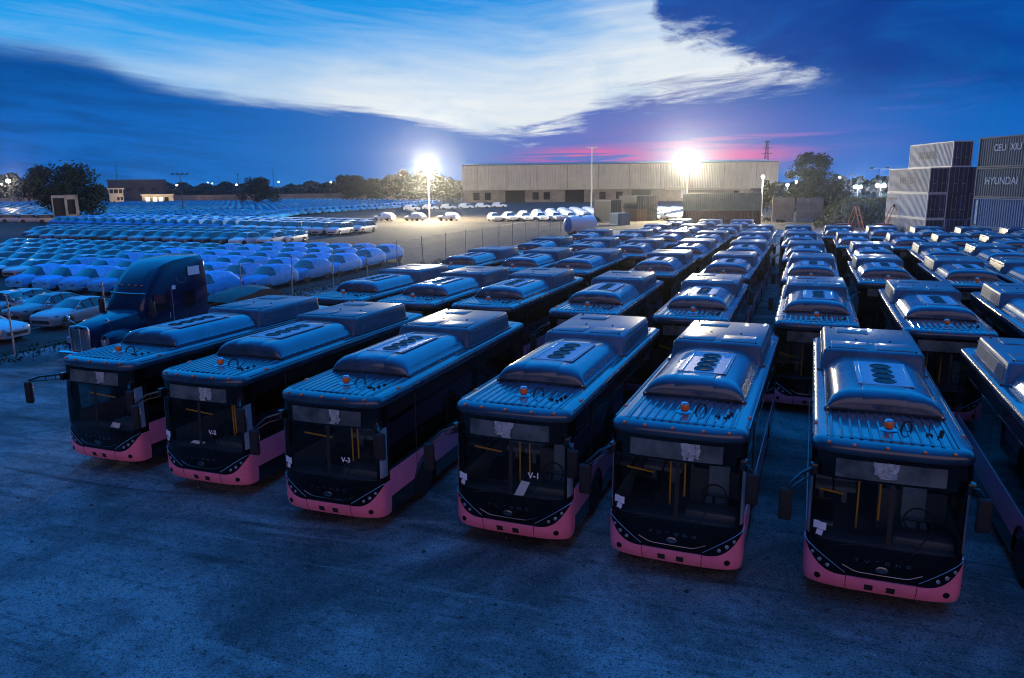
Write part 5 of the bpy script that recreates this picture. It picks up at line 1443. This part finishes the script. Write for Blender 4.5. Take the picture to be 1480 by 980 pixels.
for k in range(4):
    g = MB(); g.box(-11 + k * 5, -8.6 + k * 5, -.05, .0, 5.6, 7.2); g.build('window', 'opening', b, smooth=False)
b = empty('gatehouse', (-255.5, 249, 0), radians(46)); tag(b, 'low gatehouse lit up by a warm lamp beside the guard tower', 'building')
g = MB(); g.box(-6, 6, 0, 6, 0, 4.0); g.build('wall', 'paleblock', b, smooth=False)
g = MB(); g.box(-6.5, 6.5, -1.2, 6.4, 4.0, 4.4); g.build('roof', 'paleblock', b, smooth=False)
for x in (-4.6, -1.8, .4, 2.6):
    g = MB(); g.box(x, x + 1.5, -.05, .02, 1.0, 3.2); g.build('window', 'lit_window' if x < 2 else 'opening', b, smooth=False)
# white cabin by the big tree
b = empty('guard_cabin', (-139.5, 112.2, 0), radians(50)); tag(b, 'white cabin with big dark windows at the foot of the large tree', 'cabin')
g = MB(); g.rbox(-2.2, -.1, 0, 2.2, 0, 1.9, .04, 1); g.build('lower_panel', 'bluepaint', b)
g = MB()
for x0, x1, z0, z1 in ((-.1, .35, 0, 6.0), (1.75, 2.3, 0, 6.0), (-.1, 2.3, 5.1, 6.0), (-.1, 2.3, 0, 2.1)): g.box(x0, x1, 0, 2.2, z0, z1)
g.box(-2.3, -.1, 0, 2.2, 5.4, 5.9); g.box(-2.3, -2.1, 0, 2.2, 0, 5.4); g.build('wall', 'concrete', b, smooth=False)
g = MB(); g.box(.35, 1.75, .2, .26, 2.1, 5.1); g.box(-2.1, -.1, .2, .26, 1.9, 5.4); g.build('window', 'opening', b, smooth=False)

# ================================================================== LAMPS
def point(parent, loc, watts, col, r=.3):
    d = bpy.data.lights.new('lamp_light', 'POINT'); d.energy = watts; d.color = col; d.shadow_soft_size = r
    o = bpy.data.objects.new('lamp_light', d); COL.objects.link(o); o.parent = parent; o.location = loc; return o
def mast(name, loc, h, label, cat='lamp post', heads=2, lit=None, rz=0.0, polemat='darksteel', r=.11, arm=1.4, watts=0, col=(1, .84, .54), group=None, headmat='blackplastic', hs=1.0):
    o = empty(name, loc, rz); tag(o, label, cat, group)
    g = MB(); g.tube([(0, 0, 0), (0, 0, h)], r * 1.3, 10, r2=r * .7); g.lathe([(r * 2.2, 0), (r * 2.2, .04), (r * 1.5, .3), (0, .3)], 12); g.build('pole', polemat, o)
    if heads > 1:
        g = MB(); g.tube([(-arm, 0, h), (arm, 0, h)], .05, 6); g.build('crossarm', polemat, o)
    for k in range(heads):
        x = 0 if heads == 1 else -arm + 2 * arm * k / (heads - 1)
        g = MB(); g.rbox(x - .34 * hs, x + .34 * hs, -.30 * hs, .22 * hs, h + .03, h + .03 + .34 * hs, .07 * hs, 2); hd = g.build('lamp_head', headmat, o)
        if lit:
            g = MB(); g.lathe([(0, -.10), (.22, -.08), (.30, 0), (.26, .06), (0, .08)], 16, (x, -.32 * hs, h + .03 + .17 * hs), 'y', sx=hs, sy=hs); g.build('lit_lens', lit, hd)
    if watts: point(o, (0, -.75, h + .15), watts, col)
    if watts > 50000:          # added spot that brightens the warehouse; no head is built on this side
        d = bpy.data.lights.new('lamp_light', 'SPOT'); d.energy = watts * .55; d.color = (1, .96, .74); d.shadow_soft_size = .3; d.spot_size = radians(125); d.spot_blend = .6
        q = bpy.data.objects.new('lamp_light', d); COL.objects.link(q); q.parent = o; q.location = (0, .75, h + .15); q.rotation_euler = (radians(84), 0, -rz + WH_DIR)
    return o
WH_DIR = .2
LAMP_W = 115000
mast('floodlight_mast', (-76.1, 147.8, 0), 10.55, 'blazing white floodlight on a mast left of the warehouse', heads=3, lit='lamp_glow', rz=.42, polemat='whitepole', watts=LAMP_W, arm=1.0, hs=1.5)
mast('floodlight_mast', (-22.9, 156.3, 0), 10.8, 'blazing white floodlight on a mast before the right half of the warehouse', heads=3, lit='lamp_glow', rz=.15, polemat='darksteel', watts=LAMP_W, arm=1.0, hs=1.5)
mast('light_mast', (-58.5, 215.1, 0), 17.0, 'tall unlit white mast before the middle of the warehouse', heads=3, polemat='whitepole', r=.2, arm=1.0, rz=.2, headmat='whitepole')
mast('globe_lamp', (-9.6, 174.7, 0), 8.1, 'white post with one glowing globe beside the green container', heads=1, lit='lamp_warm', polemat='whitepole', r=.16, watts=5000, col=(1, .9, .7))
mast('light_mast', (-154.7, 158.9, 0), 10.5, 'dark unlit two armed mast standing among the far cars on the left', heads=4, rz=.6, arm=1.8)
mast('light_mast', (17.1, 232, 0), 10.3, 'dark unlit two armed mast left of the pale containers', heads=2, arm=1.9, hs=1.3)
mast('light_mast', (-201.5, 164.2, 0), 14.9, 'slim unlit mast poking out above the big dark tree', heads=2, arm=1.6, rz=.7, polemat='steel')
mast('yard_lamp', (12.5, 239.6, 0), 5.3, 'bright cool lamp beyond the mound, left one of the two by the containers', heads=2, lit='lamp_small', watts=9000, col=(.85, .95, 1), arm=.7, hs=1.3)
mast('yard_lamp', (18.3, 239.3, 0), 5.6, 'bright cool lamp beyond the mound, right up against the pale containers', heads=2, lit='lamp_small', watts=9000, col=(.85, .95, 1), arm=.9, hs=1.3)
for (x, y, h, lab) in ((-3.3, 205, 6.9, 'lit lamp glaring through the right hand trees, brighter of a pair'), (-5.4, 205, 6.2, 'lit lamp glaring through the right hand trees, dimmer of a pair'), (4.8, 222, 5.6, 'small lit lamp just right of the dark right hand tree')):
    mast('yard_lamp', (x, y, 0), h, lab, heads=1, lit='lamp_small', watts=2500, col=(.9, .95, 1))
mast('yard_lamp', (-232, 168, 0), 9.3, 'warm lamp shining at the left side of the big dark tree', heads=1, lit='lamp_warm', watts=9000, col=(1, .78, .5), hs=1.8, rz=.9)
o = empty('bollard_lamp', (-249.3, 237.5, 0), radians(46)); tag(o, 'glaring warm lamp low on the ground before the gatehouse', 'lamp')
g = MB(); g.lathe([(.3, 0), (.25, .6), (.3, .62), (0, .62)], 12); g.build('base', 'darksteel', o)
g = MB(); g.lathe([(.3, .62), (.42, .95), (.3, 1.25), (0, 1.35)], 12); g.build('lit_lens', 'lamp_warm', o); point(o, (0, -1.0, 1.3), 9000, (1, .74, .42))
# far town lamps on the horizon
rnd = random.Random(21)
px = [6, 20, 150, 197, 222, 226, 268, 312, 318, 352, 388, 412, 486, 560, 1160, 1206]
for i, u in enumerate(px):
    az = YAW + math.atan((u - 740) / 1097.0); D_ = rnd.uniform(395, 440) / max(.6, cos(az - YAW)); h = rnd.uniform(7.6, 9.6)
    if u > 1000: D_ = 260; h = rnd.uniform(5.5, 8)
    o = empty('town_lamp', (D_ * sin(az), D_ * cos(az), 0)); tag(o, 'tiny lit lamp on the dark horizon, %s from the left' % ORD[i + 1], 'lamp', 'tiny lamps along the horizon')
    g = MB(); g.tube([(0, 0, 0), (0, 0, h)], .10, 5); g.build('pole', 'darksteel', o)
    rr_ = rnd.uniform(.16, .5); g = MB(); g.lathe([(0, -rr_), (rr_, 0), (0, rr_)], 8, (0, 0, h + rr_)); g.build('lit_lens', 'lamp_far' if rnd.random() < .6 else 'lamp_farcool', o)
# lattice pylon and utility poles
p = empty('pylon', (-31.4, 600, 0), .3); tag(p, 'steel lattice power pylon rising behind the warehouse', 'pylon')
g = MB(); Hh = 36.0
def pw(z): return 2.6 * (1 - z / Hh) ** 1.3 + .55
zs = [0, 6, 11, 15.5, 19.5, 23, 26, 29, 31.5, 34, 36]
for sx in (-1, 1):
    for sy in (-1, 1): g.tube([(sx * pw(z), sy * pw(z), z) for z in zs], .16, 5)
for a_, b_ in zip(zs, zs[1:]):
    for s_ in (-1, 1):
        g.tube([(-pw(a_), s_ * pw(a_), a_), (pw(b_), s_ * pw(b_), b_)], .09, 4); g.tube([(pw(a_), s_ * pw(a_), a_), (-pw(b_), s_ * pw(b_), b_)], .09, 4)
        g.tube([(s_ * pw(a_), -pw(a_), a_), (s_ * pw(b_), pw(b_), b_)], .09, 4)
g.build('lattice', 'darksteel', p, smooth=False)
for z, a_ in ((27, 4.2), (31, 3.4), (35.5, 2.2)):
    g = MB(); g.tube([(-a_, 0, z), (0, 0, z + .8), (a_, 0, z)], .14, 5); g.tube([(-a_, 0, z), (a_, 0, z)], .12, 5); g.build('crossarm', 'darksteel', p, smooth=False)
for i, (u, D_, h) in enumerate(((1213, 250, 9.0), (1223, 250, 9.6), (184, 430, 18), (355, 430, 14), (405, 430, 16))):
    az = YAW + math.atan((u - 740) / 1097.0)
    o = empty('utility_pole', (D_ * sin(az), D_ * cos(az), 0)); tag(o, 'thin dark pole on the horizon, %s counted leftward from the right hand tree' % ORD[i + 1], 'pole', 'thin poles on the horizon')
    g = MB(); g.tube([(0, 0, 0), (0, 0, h)], .16, 6); g.build('pole', 'darksteel', o)
    if u > 1000 or u == 355:
        g = MB(); g.box(-1.1, 1.1, -.07, .07, h - .8, h - .6); g.build('crossarm', 'darksteel', o, smooth=False)

# ================================================================== TREES
def tree(name, loc, h, w_, label, leaf='leaf', trunk_h=.25, n=5200, group=None, seed=0, leaf_s=.42, clumps=26, flat=1.0):
    rnd_ = random.Random(seed); o = empty(name, loc); tag(o, label, 'tree', group)
    g = MB(); th = h * trunk_h; lean_ = rnd_.uniform(-.3, .3)
    g.tube([(0, 0, 0), (lean_ * .4, 0, th * .6), (lean_, .1, th * 1.2)], h * .035, 9, r2=h * .022)
    cl = []
    for i in range(clumps):
        a = rnd_.uniform(0, 2 * pi); rr_ = w_ * .5 * math.sqrt(rnd_.random()) * .86; z = th + (h - th) * rnd_.uniform(.12, .9)
        lim = 1 - max(0, (z - th) / (h - th) - .35) ** 1.6 * 1.15; rr_ *= max(.15, lim)
        r = rnd_.uniform(.10, .20) * w_ * (.85 if z > th + .7 * (h - th) else 1.0)
        cl.append((rr_ * cos(a), rr_ * sin(a), min(z, h - r * .7), r))
    for (x, y, z, r) in cl[:12]:
        g.tube([(lean_, .1, th * 1.1), (x * .5, y * .5, th + (z - th) * .6), (x, y, z)], h * .014, 6, r2=h * .003)
    g.build('trunk', 'bark', o)
    g = MB()
    for i in range(n):
        x, y, z, r = cl[rnd_.randrange(len(cl))]
        d = Vector((rnd_.gauss(0, 1), rnd_.gauss(0, 1), rnd_.gauss(0, 1))).normalized() * r * (rnd_.random() ** .45) * (1.22 if rnd_.random() < .1 else 1)
        P = Vector((x, y, z)) + Vector((d.x, d.y, d.z * .8 * flat)); P.z = max(P.z, th * .55)
        q = Vector((rnd_.gauss(0, 1), rnd_.gauss(0, 1), rnd_.gauss(0, 1))).normalized(); e = q.orthogonal().normalized(); f_ = q.cross(e)
        s_ = leaf_s * rnd_.uniform(.5, 1.25)
        g.add([P - e * s_ * .5, P + f_ * s_ * .32, P + e * s_ * .5, P - f_ * s_ * .32], [(0, 1, 2, 3)])
    g.build('crown', leaf, o, smooth=False); return o
tree('broadleaf_tree', (-147.5, 118.5, 0), 12.3, 16.0, 'large dark spreading tree behind the white cabin on the left', n=11000, seed=4, leaf_s=.62, clumps=46, trunk_h=.16)
tree('broadleaf_tree', (-191.5, 234, 0), 10.6, 14.5, 'round dark tree standing alone among the far cars', n=5200, seed=5, leaf_s=.7, clumps=24, trunk_h=.14)
GT = 'trees beyond the far cars'
for i, (u, D_, h, w_) in enumerate(((505, 345, 12, 11), (524, 345, 11.5, 11), (541, 350, 10.5, 10), (558, 345, 10.2, 11), (580, 330, 12.2, 13), (600, 325, 13.6, 15), (622, 325, 13.2, 15), (645, 330, 11, 12), (660, 335, 9, 9))):
    az = YAW + math.atan((u - 740) / 1097.0)
    tree('broadleaf_tree', (D_ * sin(az), D_ * cos(az), 0), h, w_, 'dark tree in the clump left of the warehouse, %s from the left' % ORD[i + 1], n=5200, seed=30 + i, leaf_s=.95, clumps=30, group=GT, trunk_h=.10, leaf='leaf' if i < 4 else 'leaf2')
tree('broadleaf_tree', (-.2, 202, 0), 14.6, 12.5, 'tallest dark tree right of the warehouse with lamps behind its crown', n=8200, seed=50, leaf_s=.55, clumps=34, trunk_h=.2)
for i, (x, y, h, w_) in enumerate(((-7.8, 190, 7.2, 8), (-4.2, 182, 6.4, 8), (1.2, 178, 6.2, 8), (4.8, 184, 6.8, 8), (-9.6, 200, 8.5, 7), (6.4, 206, 8.5, 7))):
    tree('leafy_bush', (x, y, 0), h, w_, 'bushy growth at the foot of the tall right hand tree, %s' % ['beside the globe lamp', 'behind the beige barrier', 'behind the grey barrier', 'toward the mound', 'touching the warehouse corner', 'on its far right side'][i], leaf='leaf2', n=3000, seed=60 + i, leaf_s=.5, clumps=16, trunk_h=.05, group='bushes by the right hand tree')
for i, (x, y, h, w_) in enumerate(((-8.9, 141, 1.3, 2.2), (-6.8, 145.5, 1.0, 2.4), (-4.5, 146.2, .8, 2.0))):
    tree('low_shrub', (x, y, 0), h, w_, 'small scrubby plant before the beige barrier, %s from the lamp post' % ORD[i + 1], leaf='leaf2', n=420, seed=80 + i, leaf_s=.22, clumps=7, trunk_h=.03, group='low plants by the barrier')
# far wooded horizon
g = MB(); rnd = random.Random(13)
for i in range(15000):
    u = rnd.uniform(-90, 700) if rnd.random() < .86 else rnd.uniform(1120, 1600)
    az = YAW + math.atan((u - 740) / 1097.0); D_ = (rnd.uniform(455, 520) if u < 900 else rnd.uniform(380, 460)) / max(.6, cos(az - YAW))
    hm = 7.6 + 2.2 * sin(u * .043) * sin(u * .017 + 1) + 1.0 * sin(u * .21) + (6.0 * math.exp(-((u - 22) / 40) ** 2))
    z = hm * (1 - rnd.random() ** 1.7); s_ = rnd.uniform(1.2, 3.2)
    P = Vector((D_ * sin(az), D_ * cos(az), z)); q = Vector((rnd.gauss(0, 1), rnd.gauss(0, 1), rnd.gauss(0, .6))).normalized(); e = q.orthogonal().normalized(); f_ = q.cross(e)
    g.add([P - e * s_ * .6, P + f_ * s_ * .5, P + e * s_ * .6, P - f_ * s_ * .5], [(0, 1, 2, 3)])
struct(g.build('distant_woods', 'leaf', smooth=False), 'stuff')
# grassy mound
g = MB(); NX = 40; rows_ = []
for j in range(NX):
    r_ = []
    for i in range(NX):
        x = -1 + 34 * i / (NX - 1); y = 128 + 46 * j / (NX - 1); a_ = min(1, max(0, (x - 0) / 7)) * min(1, max(0, (33 - x) / 6)); b_ = min(1, max(0, (y - 129) / 22)) * min(1, max(0, (174 - y) / 5))
        sm = lambda q: q * q * (3 - 2 * q)
        r_.append((x, y, -.05 + 3.6 * sm(a_) * sm(b_) + .18 * sin(x * 1.7 + y) * a_ * b_ + .12 * sin(y * 2.1 - x * .7) * a_ * b_))
    rows_.append(r_)
g.grid(rows_); struct(g.build('mound', 'field', angle=80))
g = MB()
for i in range(5200):
    x = rnd.uniform(1, 31); y = rnd.uniform(131, 170); a_ = min(1, max(0, (x - 0) / 7)) * min(1, max(0, (33 - x) / 6)); b_ = min(1, max(0, (y - 129) / 22)) * min(1, max(0, (174 - y) / 5)); sm = lambda q: q * q * (3 - 2 * q)
    z = 3.6 * sm(a_) * sm(b_) + .1; s_ = rnd.uniform(.15, .55); a2 = rnd.uniform(0, pi)
    g.add([(x - cos(a2) * .12, y - sin(a2) * .12, z - .1), (x + cos(a2) * .12, y + sin(a2) * .12, z - .1), (x + rnd.gauss(0, .12), y + rnd.gauss(0, .12), z + s_)], [(0, 1, 2)])
struct(g.build('mound_grass', 'grass', smooth=False), 'stuff')
# ================================================================== HAZE (added to make the halos round the floodlights)
HZ = bpy.data.materials.new('lamp_halo_haze'); HZ.use_nodes = True; t = HZ.node_tree; t.nodes.clear()
pv = t.nodes.new('ShaderNodeVolumePrincipled'); pv.inputs['Color'].default_value = (.85, .9, 1, 1); pv.inputs['Density'].default_value = .00024; pv.inputs['Anisotropy'].default_value = .92
ho = t.nodes.new('ShaderNodeOutputMaterial'); t.links.new(pv.outputs[0], ho.inputs['Volume'])
g = MB(); g.box(-470, 330, -60, 640, -1.0, 38.5); hz = g.build('haze', HZ, smooth=False); struct(hz, 'stuff')
